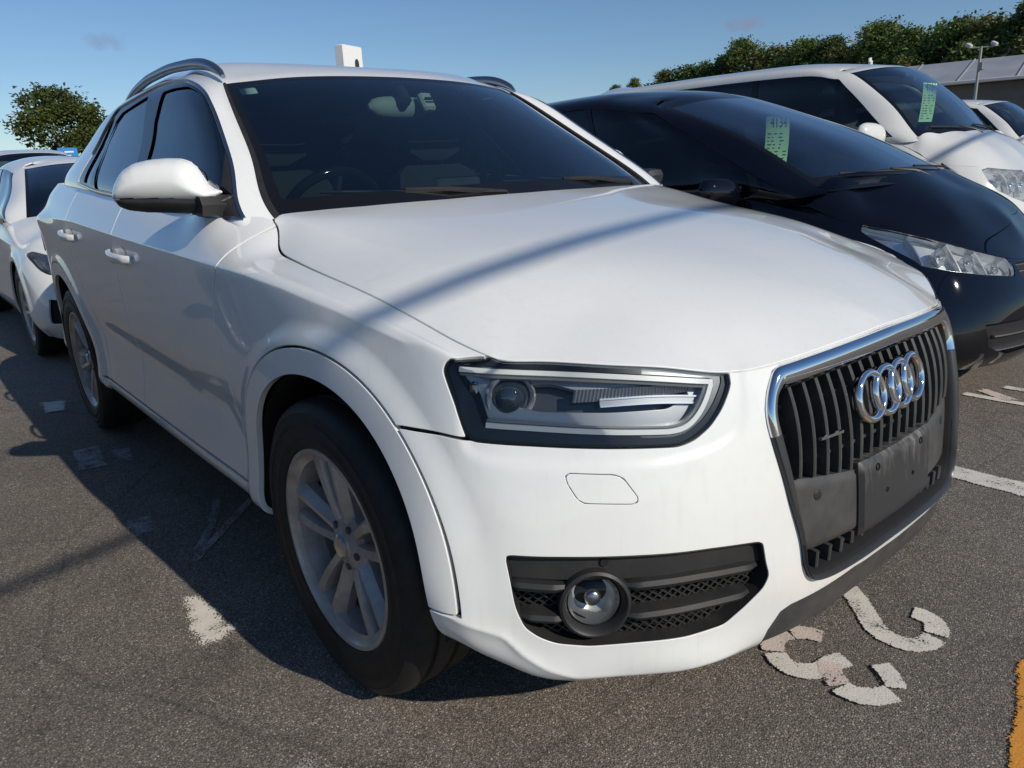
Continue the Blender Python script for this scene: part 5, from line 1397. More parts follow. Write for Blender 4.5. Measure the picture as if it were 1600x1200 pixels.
        # strip slot with indicator
        for pol, dd, mtl, nm in (([(.2205, .0448), (.062, .0378), (.0585, .0335), (.0625, .0292), (.2198, .0348)], 0, M_DARK, 'indicator_slot'), ([(.2195, .0405), (.085, .0345), (.085, .0312), (.2195, .0362)], .0015, M_REFL, 'indicator')):
            pol = np.array(pol); V = []
            for off_ in (0, 1):
                pp = resample(pol, .006, True)
                for a, b2 in pp:
                    k = np.argmin((c_.u-a)**2+(c_.v-b2)**2); q = c_.V[k]; V.append(q[:3]+q[3:6]*(.0012+dd if off_ else -.004))
            n_ = len(V)//2
            mb(MB().add(V, [tuple(range(n_, 2*n_))]+[(i, (i+1) % n_, n_+(i+1) % n_, n_+i) for i in range(n_)])).build(nm, mtl, E, 30)
        mb(MB().prism(fillet([(.205, .05), (.19, .10), (.14, .125), (.05, .125), (.01, .10), (0, .04), (.02, .025), (.19, .032)], .01, 3), .012, o=o-e3*.075, ex=e1, ey=(0, 0, 1), ez=e3)).build('mirror_glass', M_CHROME, E)
        mb(MB().sweep([(-.60, -.86, 1.113), (-.590, -.89, 1.117), (-.590, -.928, 1.117)], [((1, 0, 0), (0, 0, 1))]*3, [(-.05, -.025), (.035, -.028), (.042, .0), (.030, .020), (-.02, .026), (-.045, .015)])).build('mirror_arm', M_BLACKPL, R, 40)
        # triangle plate at the foot of the pillar
        tri = fillet(poly['tri'], .008, 3)
        tS = clip(UPs, sdf(UPs.u, UPs.v, tri)); sheet_obj('mirror_mount', fx(thicken(offset(tS, .0005), .01, .001)), M_BLACKPL, R)
    door_mirror(False); door_mirror(True)
    # ---- handles
    def handle(x0, x1, z0, z1, mir):
        mb = (lambda b: b.mirror_y()) if mir else (lambda b: b)
        E = bpy.data.objects.new('door_handle', None); link(E, R)
        t = np.linspace(0, 1, 15); u_ = u_of_x(x0+(x1-x0)*t); zz = z0+(z1-z0)*t; P, NN = low(u_, zz, 0)
        h_ = .030*np.sin(np.clip(t*1.0, 0, 1)*math.pi)**.45+.004
        P = P+NN*h_[:, None]
        prof = [(-1, -.4), (-.9, .5), (-.3, .9), (.3, .9), (.9, .5), (1, -.4), (.5, -.9), (-.5, -.9)]
        V = []
        for p, n_, k in zip(P, NN, t):
            wd_ = .0165*(1-.18*abs(2*k-1)**4)
            for a, b2 in prof: V.append(p+np.array([0, 0, 1.])*a*wd_+n_*b2*.0075)
        F = [(i*8+k, i*8+(k+1) % 8, i*8+8+(k+1) % 8, i*8+8+k) for i in range(14) for k in range(8)]+[tuple(range(8)), tuple(14*8+k for k in range(8))]
        mb(MB().add(V, F)).build('grip', M_WHITE, E, 60)
        pu, pz = u_of_x((x0+x1)/2), (z0+z1)/2
        q, nq = low([pu], [pz], 0); q, nn = q[0], nq[0]
        # shallow cup behind the grip
        cup = MB(); rings_ = []
        for k, (sc, dep) in enumerate(((1.0, .0012), (.97, .0015), (.80, .0008))):
            for a in np.linspace(0, 2*math.pi, 28, endpoint=False): rings_.append(q+np.array([1, 0, 0])*.070*sc*math.cos(a)+np.array([0, 0, 1.])*.034*sc*math.sin(a)+nn*dep)
        F = [(i, (i+1) % 28, 28+(i+1) % 28, 28+i) for i in range(28)]+[(28+i, 28+(i+1) % 28, 56+(i+1) % 28, 56+i) for i in range(28)]+[tuple(range(56, 84))]
        mb(cup.add(rings_, F)).build('cup', M_WHITE, E, 40)
    for mir in (False, True):
        handle(-1.20, -1.455, .938, .948, mir); handle(-2.03, -2.26, .972, .985, mir)
    # ---- roof rails
    def rail(mir):
        xs_ = np.linspace(-1.10, -2.36, 56); t = np.linspace(0, 1, 56)
        zr_ = np.array([float(np.interp(x, [-2.5, -2.3, -2.1, -1.86, -1.6, -1.35, -1.2, -1.08], [1.498, 1.520, 1.541, 1.556, 1.560, 1.547, 1.528, 1.495])) for x in xs_])
        for _ in range(8): zr_[1:-1] = .5*zr_[1:-1]+.25*(zr_[2:]+zr_[:-2])
        wv = np.interp(xs_, [-2.5, -2.3, -1.9, -1.5, -1.1], [.585, .602, .622, .626, .618])
        e = np.minimum(t/.16, (1-t)/.30); k = np.sqrt(np.clip(1-(1-np.clip(e, 0, 1))**2, 0, 1))
        hc = -.006+.022*k*(1-.2*t); hh = (.006+.0135*k)*(1-.25*t); ww = .008+.009*k
        b = MB(); V = []
        for x, z, w_, c, h2, w2 in zip(xs_, zr_, wv, hc, hh, ww):
            for a in np.linspace(0, 2*math.pi, 12, endpoint=False): V.append((x, -(w_+w2*math.cos(a)), z+c+h2*math.sin(a)-(.012 if mir else 0)))
        F = [(i*12+q, i*12+(q+1) % 12, i*12+12+(q+1) % 12, i*12+12+q) for i in range(55) for q in range(12)]+[tuple(range(12)), tuple(55*12+q for q in range(12))]
        b.add(V, F); (b.mirror_y() if mir else b).build('roof_rail', mat('rail_anodised', (.20, .24, .30), .32, .9), R, 50)
    rail(False); rail(True)
    # ---- tail lamps (proud of the tailgate) and a rear plate panel
    tlS = clip(S, sdf(S.u, S.z, np.array(tl))); tlS = thicken(offset(tlS, .006), .02); sheet_obj('tail_light', tlS, M_RED, R); sheet_obj('tail_light', mirror(tlS), M_RED, R)
    # ---- wheels
    for cx, cz in (WHEEL_F, WHEEL_B):
        wheel_parts(R, (cx, -.828, .354), .354, .2325, seed=.12 if cx == 0 else .5); wheel_parts(R, (cx, .828, .354), .354, .2325, side=1)
    MB().tube([(0, -.75, .356), (0, .75, .356)], .05, 10).build('axle', M_DARK, R); MB().tube([(-2.603, -.75, .356), (-2.603, .75, .356)], .05, 10).build('axle', M_DARK, R)
    return R
SUV = build_suv()
# ---------------------------------------------------------------- the other cars: same method, fewer parts
def gen_low_table(sp):
    """sp: nose levels (x centre, depth R, z), side stations (x, W, zsill, zmid, zsh, wsh, tw, tz); seven levels"""
    rows_ = []
    n = sp['n']; W = sp['W']
    for f in (0, .22, .42, .60, .75, .87, .95):
        r = []
        for k, (xc, Rn, z) in enumerate(sp['nose']):
            wk = W*sp['wn'][k]; x = xc-Rn*(1-(1-f**n)**(1/n)); zz = z+sp["rise"][k]*f**2.1; r.append((x, f*wk, zz))
        rows_.append(r)
    for x, Ws, zb, zm, zs, wsh, tw, tz in sp['side']:
        rows_.append([(x, Ws-.07, zb), (x, Ws-.012, zb+.10), (x, Ws, zm), (x, Ws-.004, zs-.07), (x, wsh, zs), (x, wsh*.5+tw*.5+.008, zs*.5+tz*.5+.01), (x, tw, tz)])
    xr = sp['tail']
    for f, dx in ((.86, .10), (.55, .02), (0, 0)):
        l = rows_[len(sp['side'])+6]
        rows_.append([(xr+dx+sp['tailin'][k], p[1]*f, p[2]) for k, p in enumerate(l)])
    return np.array(rows_)

GEN_TV = np.array([0, .12, .28, .42, .50, .60, .70])
def gen_up_table(sp):
    (xb, zb), (xc, wc, zc) = sp['ws_base']; (xt, zt), (xs, ws, zs) = sp['ws_top']; rd = sp['roof_in']
    G = []
    for f in (0, .45, .8, 1.0):
        g = f**2.4; b = np.array((xb+(xc-xb)*g, wc*f, zb+(zc-zb)*g)); t = np.array((xt+(xs-xt)*g, ws*f, zt+(zs-zt)*g))
        bow = np.array((.025, 0, .02)); r = t+np.array((-.10, -.02*f, .028-.004*g))
        G.append([b+(b-t)*.25, b, b*.66+t*.34+bow, b*.33+t*.67+bow, t, r])
    for x, w0, z0, w1, z1, dx in sp['gside']:
        b = np.array((x, w0, z0)); t = np.array((x+dx, w1, z1)); bow = np.array((0, .014, .0))
        r = t+np.array((np.sign(dx)*.02, -rd, .042))
        G.append([b+(b-t)*.25*np.array((1, 0, 1))-np.array((0, .03, 0)), b, b*.66+t*.34+bow, b*.33+t*.67+bow, t, r])
    for f in (.9, .55, 0):
        l = G[len(sp['gside'])+3]; q = []
        for k, p in enumerate(l): q.append(np.array((p[0]-sp['grear']*(1-f**2)-.06, p[1]*f, p[2])))
        G.append(q)
    return np.array(G)
GUP_TV = np.array([-.12, 0, .19, .38, .57, .68])

def build_car(sp, paint_m, name, label, cat='car', loc=(0, 0, 0), rz=0., nu=300, nv=80, glass_side=None, group=None):
    R = root(name, label, cat, loc, rz, group)
    tab = gen_low_table(sp)
    Q, U, Vv, tu = tab_sheet(tab, 2, GEN_TV, nu, nv)
    X, Z = Q[..., 0], Q[..., 2]; d = np.zeros_like(X); ra, rf = sp['arch'], sp['arch']+.05
    for cx in sp['axles']:
        r = np.hypot(X-cx, Z-sp['rw']); d += .012*smoothstep(rf+.02, rf-.03, r)
    sd_ = smoothstep(sp['nose'][2][0]-.25, sp['nose'][2][0]-.45, X)*smoothstep(sp['tail']+.1, sp['tail']+.4, X)
    if 'crease' in sp:
        cxz = np.array(sp['crease']); zc = np.interp(-X, -cxz[:, 0], cxz[:, 1]); d += .006*np.exp(-np.abs(Z-zc)/.022)
    Q[..., 1] -= d*sd_
    S = grid_sheet(Q, U, Vv, flip=True); Ng = S.V[:, 3:6].reshape(Q.shape)
    def low(u, z, off=0.):
        P, NN = [], []
        for a, b in zip(np.atleast_1d(u), np.atleast_1d(z)):
            s = -1. if a < 0 else 1.; a = abs(a)
            i = int(np.clip(np.searchsorted(U, a)-1, 0, len(U)-2)); t = (a-U[i])/(U[i+1]-U[i]); col = Q[i]*(1-t)+Q[i+1]*t; cn = Ng[i]*(1-t)+Ng[i+1]*t
            p = np.array([np.interp(b, col[:, 2], col[:, k]) for k in range(3)]); n_ = np.array([np.interp(b, col[:, 2], cn[:, k]) for k in range(3)])
            p[1] *= s; n_[1] *= s; n_ /= np.linalg.norm(n_); P.append(p+n_*off); NN.append(n_)
        return np.array(P), np.array(NN)
    iu0 = int(np.searchsorted(U, tu[6])); k_ = (U > tu[6]) & (U < tu[6+len(sp['side'])])
    mid = Q.shape[1]//2
    gx = lambda x: float(np.interp(-x, -Q[k_, mid, 0], U[k_]))
    def U2(v): return v
    g = .0035
    dA = np.minimum.reduce([np.hypot(S.x-cx, np.maximum(S.z-sp['rw'], 0)) for cx in sp['axles']])
    body = clip(S, dA-ra)
    lamp = fillet(np.array(sp['lamp']), .012, 3)
    tz = np.interp(lamp[:, 0], U, Q[:, -1, 2]); lamp[:, 1] = np.where(lamp[:, 1] > tz-.012, tz+.02, lamp[:, 1])
    gr = np.array(sp['grille']); gaps = [gx(x) for x in sp['gaps']]
    ucut = lambda T, a, b: np.minimum(T.u-a-g, b-g-T.u)
    pieces = [('front_bumper', -1, gx(sp['fender'])), ('front_fender', gx(sp['fender']), gaps[0])]+[('door', gaps[i], gaps[i+1]) for i in range(len(gaps)-1)]+[('rear_body', gaps[-1], 99)]
    for nm, a, b in pieces:
        q = clip(body, ucut(body, a, b))
        if nm in ('front_bumper', 'front_fender'):
            q = clip(q, -sdf(q.u, q.z, lamp)-.003)
        if nm == 'front_bumper':
            for o_ in [gr]+[np.array(o) for o in sp.get('holes', [])]: q = clip(q, -sdf(q.u, q.z, o_)-.001)
        if len(q.T) == 0: continue
        q = thicken(q, .012, .0016)
        if nm in ('front_bumper', 'rear_body'): sheet_obj(nm, join(q, mirror(q)), paint_m, R)
        else: sheet_obj(nm, q, paint_m, R); sheet_obj(nm, mirror(q), paint_m, R)
    inner = offset(clip(S, dA-ra-.003), -.02); inner = clip(inner, -sdf(inner.u, inner.z, lamp))
    sheet_obj('inner_shell', join(inner, mirror(inner)), M_DARK, R)
    for cx in sp['axles']:
        for s in (1, -1):
            arc = [(cx+ra*math.cos(t), sp['rw']+ra*math.sin(t)) for t in np.linspace(0, math.pi, 19)]
            V = [(x, -s*(sp['W']-.03), z) for x, z in arc]+[(x, -s*.45, z) for x, z in arc]; n = len(arc)
            MB().add(V, [(i, i+1, n+i+1, n+i) for i in range(n-1)]+[tuple(range(n, 2*n))]).build('wheel_well', M_DARK, R, 40)
            wheel_parts(R, (cx, -s*(sp['W']-.105), sp['rw']), sp['rw'], sp['rw']-.115, .205, 5, .3, side=-1 if s > 0 else 1, style=sp.get('spoke', 'double'))
    MB().box(((sp['axles'][0]+sp['axles'][1])/2, 0, .24), (sp['axles'][0]-sp['axles'][1]+1.2, 1.0, .06), bev=.02).build('underbody', M_DARK, R)
    # lamps
    for mir in (False, True):
        fx = (lambda s_: mirror(s_)) if mir else (lambda s_: s_); mb = (lambda b: b.mirror_y()) if mir else (lambda b: b)
        H = clip(S, sdf(S.u, S.z, lamp)-.001)
        h = sheet_obj('headlight', fx(offset(H, -.001)), M_LENS, R)
        sheet_obj('housing', fx(offset(H, -.05)), M_LAMPCHROME, h)
        w0 = offset(clip(H, sdf(H.u, H.z, lamp)-.003), -.003); w1 = thicken(w0, .05, .001); w1 = Sheet(w1.V, w1.T[len(w0.T):]); sheet_obj('side_wall', fx(w1), M_LAMPCHROME, h)
        for (uu, zz, rr) in sp['bowls']:
            p, n_ = low([uu], [zz], -.012); p, n_ = p[0], n_[0]; ax = n_*.5+np.array((.85, -.1, 0)); ax /= np.linalg.norm(ax)
            e1 = np.cross((0, 0, 1), ax); e1 /= np.linalg.norm(e1); e2 = np.cross(ax, e1); Rm = np.stack([e1, e2, ax], 1)
            mb(MB().lathe([(rr, .004), (rr*1.04, -.002), (rr*.93, -.010), (rr*.75, -.028), (rr*.35, -.045), (rr*.2, -.046)], axis='z', n=28).xform(Rm, p)).build('reflector_bowl', M_LAMPCHROME, h, 25)
            mb(MB().lathe([(rr*.22, -.046), (rr*.22, -.014), (rr*.12, -.004), (0, -.002)], axis='z', n=14).xform(Rm, p)).build('bulb', M_SATIN, h, 50)
        for (uu, za, zb) in sp['dividers']:
            zz = np.linspace(za, zb, 8); P, NN = low(np.full(8, uu)+np.linspace(0, .01, 8), zz, -.016)
            mb(MB().sweep(P, [(np.cross(n_, (0, 0, 1.)), n_) for n_ in NN], [(-.004, .006), (.004, .006), (.006, -.035), (-.006, -.035)])).build('divider', M_LAMPCHROME, h, 40)
    # grille: recess and bars
    Gs = clip(S, sdf(S.u, S.z, gr)); bk = offset(Gs, -.05); sheet_obj('grille', join(bk, mirror(bk)), M_DARK, R)
    for z0, ua, mt, hh in sp['bars']:
        u_ = np.linspace(-ua, ua, 36); zz = z0+sp.get('barbow', 0)*(np.abs(u_)/max(ua, .01))**2; P, NN = low(u_, zz, -.008)
        MB().sweep(P, [((0, 0, 1.), n_) for n_ in NN], [(-hh, -.01), (-hh*.6, .006), (hh*.6, .006), (hh, -.01), (hh*.8, -.03), (-hh*.8, -.03)]).build('grille_bar', mt, R, 40)
    for o_ in sp.get('holes', []):
        hs = clip(S, sdf(S.u, S.z, np.array(o_))); sheet_obj('lower_intake', join(offset(hs, -.04), mirror(offset(hs, -.04))) if np.array(o_)[:, 0].min() < 0 else offset(hs, -.04), M_DARK, R)
        if np.array(o_)[:, 0].min() >= 0: sheet_obj('lower_intake', mirror(offset(hs, -.04)), M_DARK, R)
    # hood
    UPt = gen_up_table(sp); QU, UU, UV, uG = tab_sheet(UPt, 2, GUP_TV, 240, 60); UPs = grid_sheet(QU, UU, UV, flip=True)
    ih = int(np.searchsorted(U, gx(sp['hood_end']))); edge = Q[:ih+1, -1].copy(); edge[:, 1] *= -1
    base = [UPt[i, 1]+np.array((.022, 0, .004)) for i in range(4)]
    sp_pts = [tuple(Q[i, j]*[1, -1, 1]) for i in range(0, ih, 4) for j in ((-1, -5) if U[i] > tu[6] and U[i] < gx(sp['hood_end'])-.15 else (-1,))]
    HS, Hf = plan_field(sp_pts+[tuple(b) for b in base], sp['hoodpts'], .016, 5e-5)
    hp = np.concatenate([edge[:, :2], [tuple(b[:2]) for b in base[::-1]], [(base[0][0], -.3), (edge[0, 0], -.3)]])
    hood = thicken(clip(HS, sdf(HS.x, HS.w, hp)-.003), .016, .002); sheet_obj('hood', join(hood, mirror(hood)), paint_m, R)
    # greenhouse
    ug, vt = uG[3], .585
    wsS = clip(UPs, np.minimum.reduce([ug-UPs.u, vt-.012-UPs.v, UPs.v+.03])); fr = np.minimum.reduce([ug-.03-wsS.u, vt-.035-wsS.v, wsS.v-.035])
    a, b = clip(wsS, fr), clip(wsS, -fr); wsg = glass_side if sp.get('ws_tint') else M_WS
    wo = sheet_obj('windscreen', join(a, mirror(a)), M_WS2, R); sheet_obj('border', join(b, mirror(b)), M_GLOSSBLK, wo)
    side = clip(UPs, UPs.u-ug)
    ns = len(sp['gside'])
    ua, ub = uG[4]+.035, uG[3+ns]-.02
    fpane = lambda T: np.minimum.reduce([T.u-ua-np.maximum(0, T.v-.1)*sp.get('lean', .0), ub-T.u-np.maximum(0, T.v-.1)*.10, T.v-.012, .515-T.v])
    fr_ = clip(side, -fpane(side)); rb = np.minimum.reduce([fr_.u-(uG[3+ns]+.12), .5-fr_.v, fr_.v-.03]); fb = clip(fr_, -rb); rw = clip(fr_, rb)
    fb = clip(fb, fb.v+.03-.03*(fb.u > uG[4]+.3)*0); fb = thicken(fb, .01, .001)
    hd = clip(UPs, np.minimum(UPs.v-(vt-.012), ug-UPs.u))
    te = QU[:, -1].copy(); te[:, 1] *= -1
    RS, _ = plan_field([tuple(QU[i, j]*[1, -1, 1]) for i in range(0, len(QU), 4) for j in (-1, -4)], sp['roofpts'], .02, 3e-5)
    rf_ = clip(RS, sdf(RS.x, RS.w, np.concatenate([te[:, :2], [(te[-1, 0], -.3), (te[0, 0], -.3)]])))
    sheet_obj('roof', join(rf_, mirror(rf_), hd, mirror(hd)), paint_m, R); sheet_obj('pillars', fb, paint_m, R); sheet_obj('pillars', mirror(fb), paint_m, R)
    if len(rw.T): sheet_obj('rear_window', join(rw, mirror(rw)), M_TINT, R)
    hl = offset(rf_, -.03); hl = join(hl, mirror(hl)); sheet_obj('headliner', Sheet(hl.V, hl.T[:, ::-1]), M_HEADLINER, R)
    pn = clip(side, fpane(side)); gsd = glass_side or M_TINT
    cuts = [float(np.interp(-x, -QU[k2, 15, 0], UU[k2])) for k2 in [(UU > uG[4]) & (UU < uG[3+ns])] for x in sp['pillars']]
    lim = [ua-.1]+cuts+[ub+.1]
    for i in range(len(lim)-1):
        q = clip(pn, np.minimum(pn.u-lim[i]-(.03 if i else 0), lim[i+1]-(.03 if i < len(lim)-2 else 0)-pn.u))
        if len(q.T):
            sheet_obj('side_window', offset(q, -.006), gsd, R); sheet_obj('side_window', mirror(offset(q, -.006)), gsd, R)
    for c in cuts:
        q = clip(pn, .032-np.abs(pn.u-c)); q = offset(q, -.002); sheet_obj('door_pillar', q, M_GLOSSBLK, R); sheet_obj('door_pillar', mirror(q), M_GLOSSBLK, R)
    # mirrors
    mx, mw, mz = sp['mirror']
    for mir in (False, True):
        b = MB(); sec = []
        for t in np.linspace(-1, 1, 13):
            k = max(0, 1-abs(t)**3.0)**.5; sec.append((t, k))
        V = []
        for t, k in sec:
            for a_ in np.linspace(0, 2*math.pi, 16, endpoint=False):
                V.append((mx+.055*(.25+.75*k)*math.cos(a_)*(1 if math.cos(a_) > 0 else .55)-.03*t, -(mw+sp.get('mirror_len', .115)*t), mz+sp.get('mirror_h', .075)*(.3+.7*k)*math.sin(a_)+.008*t))
        F = [(i*16+k, i*16+(k+1) % 16, i*16+16+(k+1) % 16, i*16+16+k) for i in range(12) for k in range(16)]+[tuple(range(16)), tuple(12*16+k for k in range(16))]
        b.add(V, F); o = (b.mirror_y() if mir else b).build('door_mirror', paint_m, R, 50)
        b = MB().sweep([(mx-.02, -(mw-.20), mz-.05), (mx-.01, -(mw-.08), mz-.045)], [((1, 0, 0), (0, 0, 1))]*2, [(-.03, -.02), (.03, -.02), (.025, .02), (-.025, .02)]); (b.mirror_y() if mir else b).build('arm', M_BLACKPL, o)
    # interior
    (xb, zb), (xc, wc, zc) = sp['ws_base']; W = sp['W']
    MB().box((xb-.42, 0, zb-.20), (.60, 2*wc, .28), bev=.08).build('dashboard', M_DASH, R, 50)
    for s in (-1, 1):
        sx = xb-1.15
        b = MB()
        V = []
        for (x, z, hw, th) in ((sx+.12, zb-.55, .23, .06), (sx, zb-.2, .24, .07), (sx-.10, zb+.08, .20, .05), (sx-.13, zb+.12, .10, .04), (sx-.13, zb+.15, .13, .05), (sx-.15, zb+.30, .12, .04)):
            for a_, c in ((-1, -1), (-.6, -1.15), (.6, -1.15), (1, -1), (1, 1), (.6, .8), (-.6, .8), (-1, 1)): V.append((x+c*th, s*W*.42+a_*hw, z))
        b.add(V, [(i*8+k, i*8+(k+1) % 8, i*8+8+(k+1) % 8, i*8+8+k) for i in range(5) for k in range(8)]+[tuple(range(8)), tuple(40+k for k in range(8))])
        b.build('front_seat', sp.get('seat', M_SEAT), R, 50)
    MB().box((xb-1.6, 0, .40), (2.6, 2*W-.25, .04)).build('floor_pan', M_DARK, R)
    MB().tube([(xb-.62+.07*math.cos(t)*0-.10*math.sin(t), -W*.42+.18*math.cos(t), zb-.05+.14*math.sin(t)) for t in np.linspace(0, 2*math.pi, 32, endpoint=False)], .014, 8, closed=True).build('steering_wheel', M_GLOSSBLK, R, 60)
    # cowl and wipers
    b = MB(); yy = np.linspace(-wc, wc, 25); V = []
    for y in yy:
        f = abs(y)/wc; gg = f**2.4; px, pz = xb+(xc-xb)*gg, zb+(zc-zb)*gg
        for dx, dz in ((.05, -.03), (.02, -.002), (-.03, .004), (-.06, -.02)): V.append((px+dx, y, pz+dz))
    b.add(V, [(i*4+k, i*4+k+1, i*4+5+k, i*4+4+k) for i in range(24) for k in range(3)]).build('cowl', M_BLACKPL, R, 50)
    (xt, zt), _ = sp['ws_top']; sl = np.array((xt-xb, 0, zt-zb)); sl /= np.linalg.norm(sl)
    for y0, y1 in sp['wipers']:
        P = []
        for t in np.linspace(0, 1, 14):
            y = y0+(y1-y0)*t; gg = (abs(y)/wc)**2.4; P.append(np.array((xb+(xc-xb)*gg, y, zb+(zc-zb)*gg))+sl*(.01+.06*t)+np.array((.006, 0, .012)))
        w_ = MB().tube(P, .0055, 6).build('wiper', M_RUBBER, R, 50)
        MB().tube([P[0]+np.array((.05, 0, -.03)), P[1], P[6]+np.array((.006, 0, .012))], [.010, .008, .005], 6).build('arm', M_BLACKPL, w_, 50)
    return dict(R=R, S=S, low=low, UPs=UPs, uG=uG, Q=Q, U=U, gx=gx)

SP_MPV = dict(
    W=.862, n=2.3, wn=(.90, .975, .99, .97, .95, .92, .885),
    nose=[(.80, .42, .17), (.875, .46, .26), (.885, .52, .41), (.87, .62, .50), (.85, .66, .545), (.82, .70, .595), (.78, .76, .645)],
    rise=(.03, .02, .04, .09, .13, .17, .215),
    side=[(.02, .862, .20, .48, .82, .835, .770, .915), (-.14, .862, .20, .50, .85, .842, .782, .955), (-.40, .862, .20, .52, .87, .845, .80, .995), (-.8, .862, .20, .52, .885, .848, .808, 1.00), (-1.4, .862, .20, .52, .905, .848, .81, 1.015), (-2.0, .862, .20, .52, .925, .846, .81, 1.035), (-2.75, .860, .22, .54, .95, .835, .795, 1.06), (-3.3, .845, .25, .55, .97, .80, .76, 1.08)],
    tail=-3.66, tailin=(.03, 0, 0, .03, .05, .08, .12), axles=(0, -2.75), rw=.315, arch=.352,
    crease=[(.1, .79), (-.4, .86), (-1.4, .90), (-2.75, .95)],
    ws_base=[(.26, 1.05), (.04, .73, 1.02)], ws_top=[(-.88, 1.52), (-1.02, .56, 1.462)], roof_in=.12,
    gside=[(-.05, .795, 1.0, .585, 1.470, -1.03), (-.45, .812, .99, .60, 1.50, -.85), (-.9, .815, 1.0, .605, 1.525, -.55), (-1.5, .815, 1.015, .605, 1.54, -.15), (-2.2, .81, 1.04, .60, 1.53, 0.0), (-2.9, .79, 1.065, .585, 1.49, .10), (-3.3, .75, 1.08, .56, 1.45, .22)], grear=.25,
    lamp=[(.981, .824), (.921, .832), (.833, .815), (.66, .780), (.48, .725), (.331, .675), (.291, .634), (.327, .594), (.523, .617), (.678, .641), (.80, .669), (.816, .691), (.905, .761)],
    grille=[(-.4, .645), (.262, .645), (.275, .60), (.25, .575), (-.4, .57)], bars=[(.632, .262, M_CHROME, .005), (.605, .262, M_CHROME, .005), (.345, .52, M_CHROME, .006), (.275, .50, M_CHROME, .005)], barbow=.006,
    holes=[[(-.5, .40), (.58, .41), (.55, .30), (.40, .25), (-.5, .25)]],
    bowls=[(.70, .708, .040), (.575, .675, .038), (.43, .645, .030)], dividers=[(.635, .64, .755), (.50, .62, .715), (.79, .68, .79)],
    fender=.28, gaps=[-.42, -1.45, -2.42], hood_end=-.12, hoodpts=[(.40, 0, .99), (.55, 0, .905), (.68, 0, .79), (.40, .4, .955), (.55, .4, .87), (.20, .6, .965)],
    roofpts=[(-1.2, 0, 1.585), (-1.8, 0, 1.60), (-2.4, 0, 1.59), (-3.0, 0, 1.55)], pillars=[-1.35, -2.35], mirror=(-.36, .955, 1.00), wipers=[(.55, -.05), (-.10, -.58)], lean=.0)

SP_VAN = dict(
    W=.85, n=2.8, wn=(.90, .975, .99, .98, .97, .95, .925),
    nose=[(.68, .30, .26), (.75, .32, .40), (.765, .34, .60), (.755, .38, .74), (.74, .40, .82), (.71, .42, .90), (.65, .44, .975)],
    rise=(.02, .02, .02, .03, .04, .05, .06),
    side=[(.16, .85, .28, .62, .99, .828, .775, 1.10), (.02, .85, .28, .62, 1.03, .832, .785, 1.18), (-.12, .85, .28, .64, 1.06, .835, .80, 1.235), (-.6, .85, .28, .64, 1.09, .836, .81, 1.25), (-1.3, .85, .28, .64, 1.10, .838, .815, 1.26), (-2.2, .85, .28, .64, 1.10, .838, .815, 1.26), (-3.0, .85, .28, .64, 1.10, .836, .81, 1.26), (-3.4, .845, .30, .65, 1.10, .825, .80, 1.26)],
    tail=-3.62, tailin=(.03, 0, 0, .01, .02, .03, .04), axles=(0, -2.6), rw=.315, arch=.355,
    ws_base=[(.26, 1.275), (.07, .72, 1.255)], ws_top=[(-.36, 1.815), (-.53, .62, 1.765)], roof_in=.10,
    gside=[(-.02, .79, 1.245, .655, 1.765, -.58), (-.4, .806, 1.255, .672, 1.80, -.36), (-.9, .812, 1.26, .682, 1.825, -.12), (-1.6, .814, 1.265, .686, 1.835, 0.0), (-2.4, .814, 1.265, .686, 1.835, 0.0), (-3.1, .81, 1.265, .684, 1.825, .02), (-3.4, .79, 1.265, .675, 1.81, .05)], grear=.10,
    lamp=[(.745, 1.0), (.587, 1.03), (.40, 1.02), (.25, 1.0), (.22, .9), (.25, .80), (.398, .76), (.55, .80), (.683, .853), (.743, .913)],
    grille=[(-.5, .93), (.19, .93), (.19, .80), (-.5, .79)], bars=[(.905, .19, M_CHROME, .010), (.865, .19, M_CHROME, .008), (.825, .19, M_CHROME, .008)],
    bowls=[(.36, .885, .06), (.50, .895, .055), (.64, .925, .04)], dividers=[(.43, .80, .98), (.57, .83, .99)],
    fender=.30, gaps=[-.30, -1.32, -2.45], hood_end=-.12, hoodpts=[(.40, 0, 1.21), (.52, 0, 1.12), (.40, .4, 1.195), (.52, .4, 1.10)],
    roofpts=[(-.9, 0, 1.89), (-1.6, 0, 1.91), (-2.4, 0, 1.91), (-3.1, 0, 1.89)], pillars=[-1.30, -2.45], mirror=(-.16, .985, 1.27), mirror_len=.145, mirror_h=.095, wipers=[(.55, -.05), (-.10, -.58)], seat=M_TRIM)
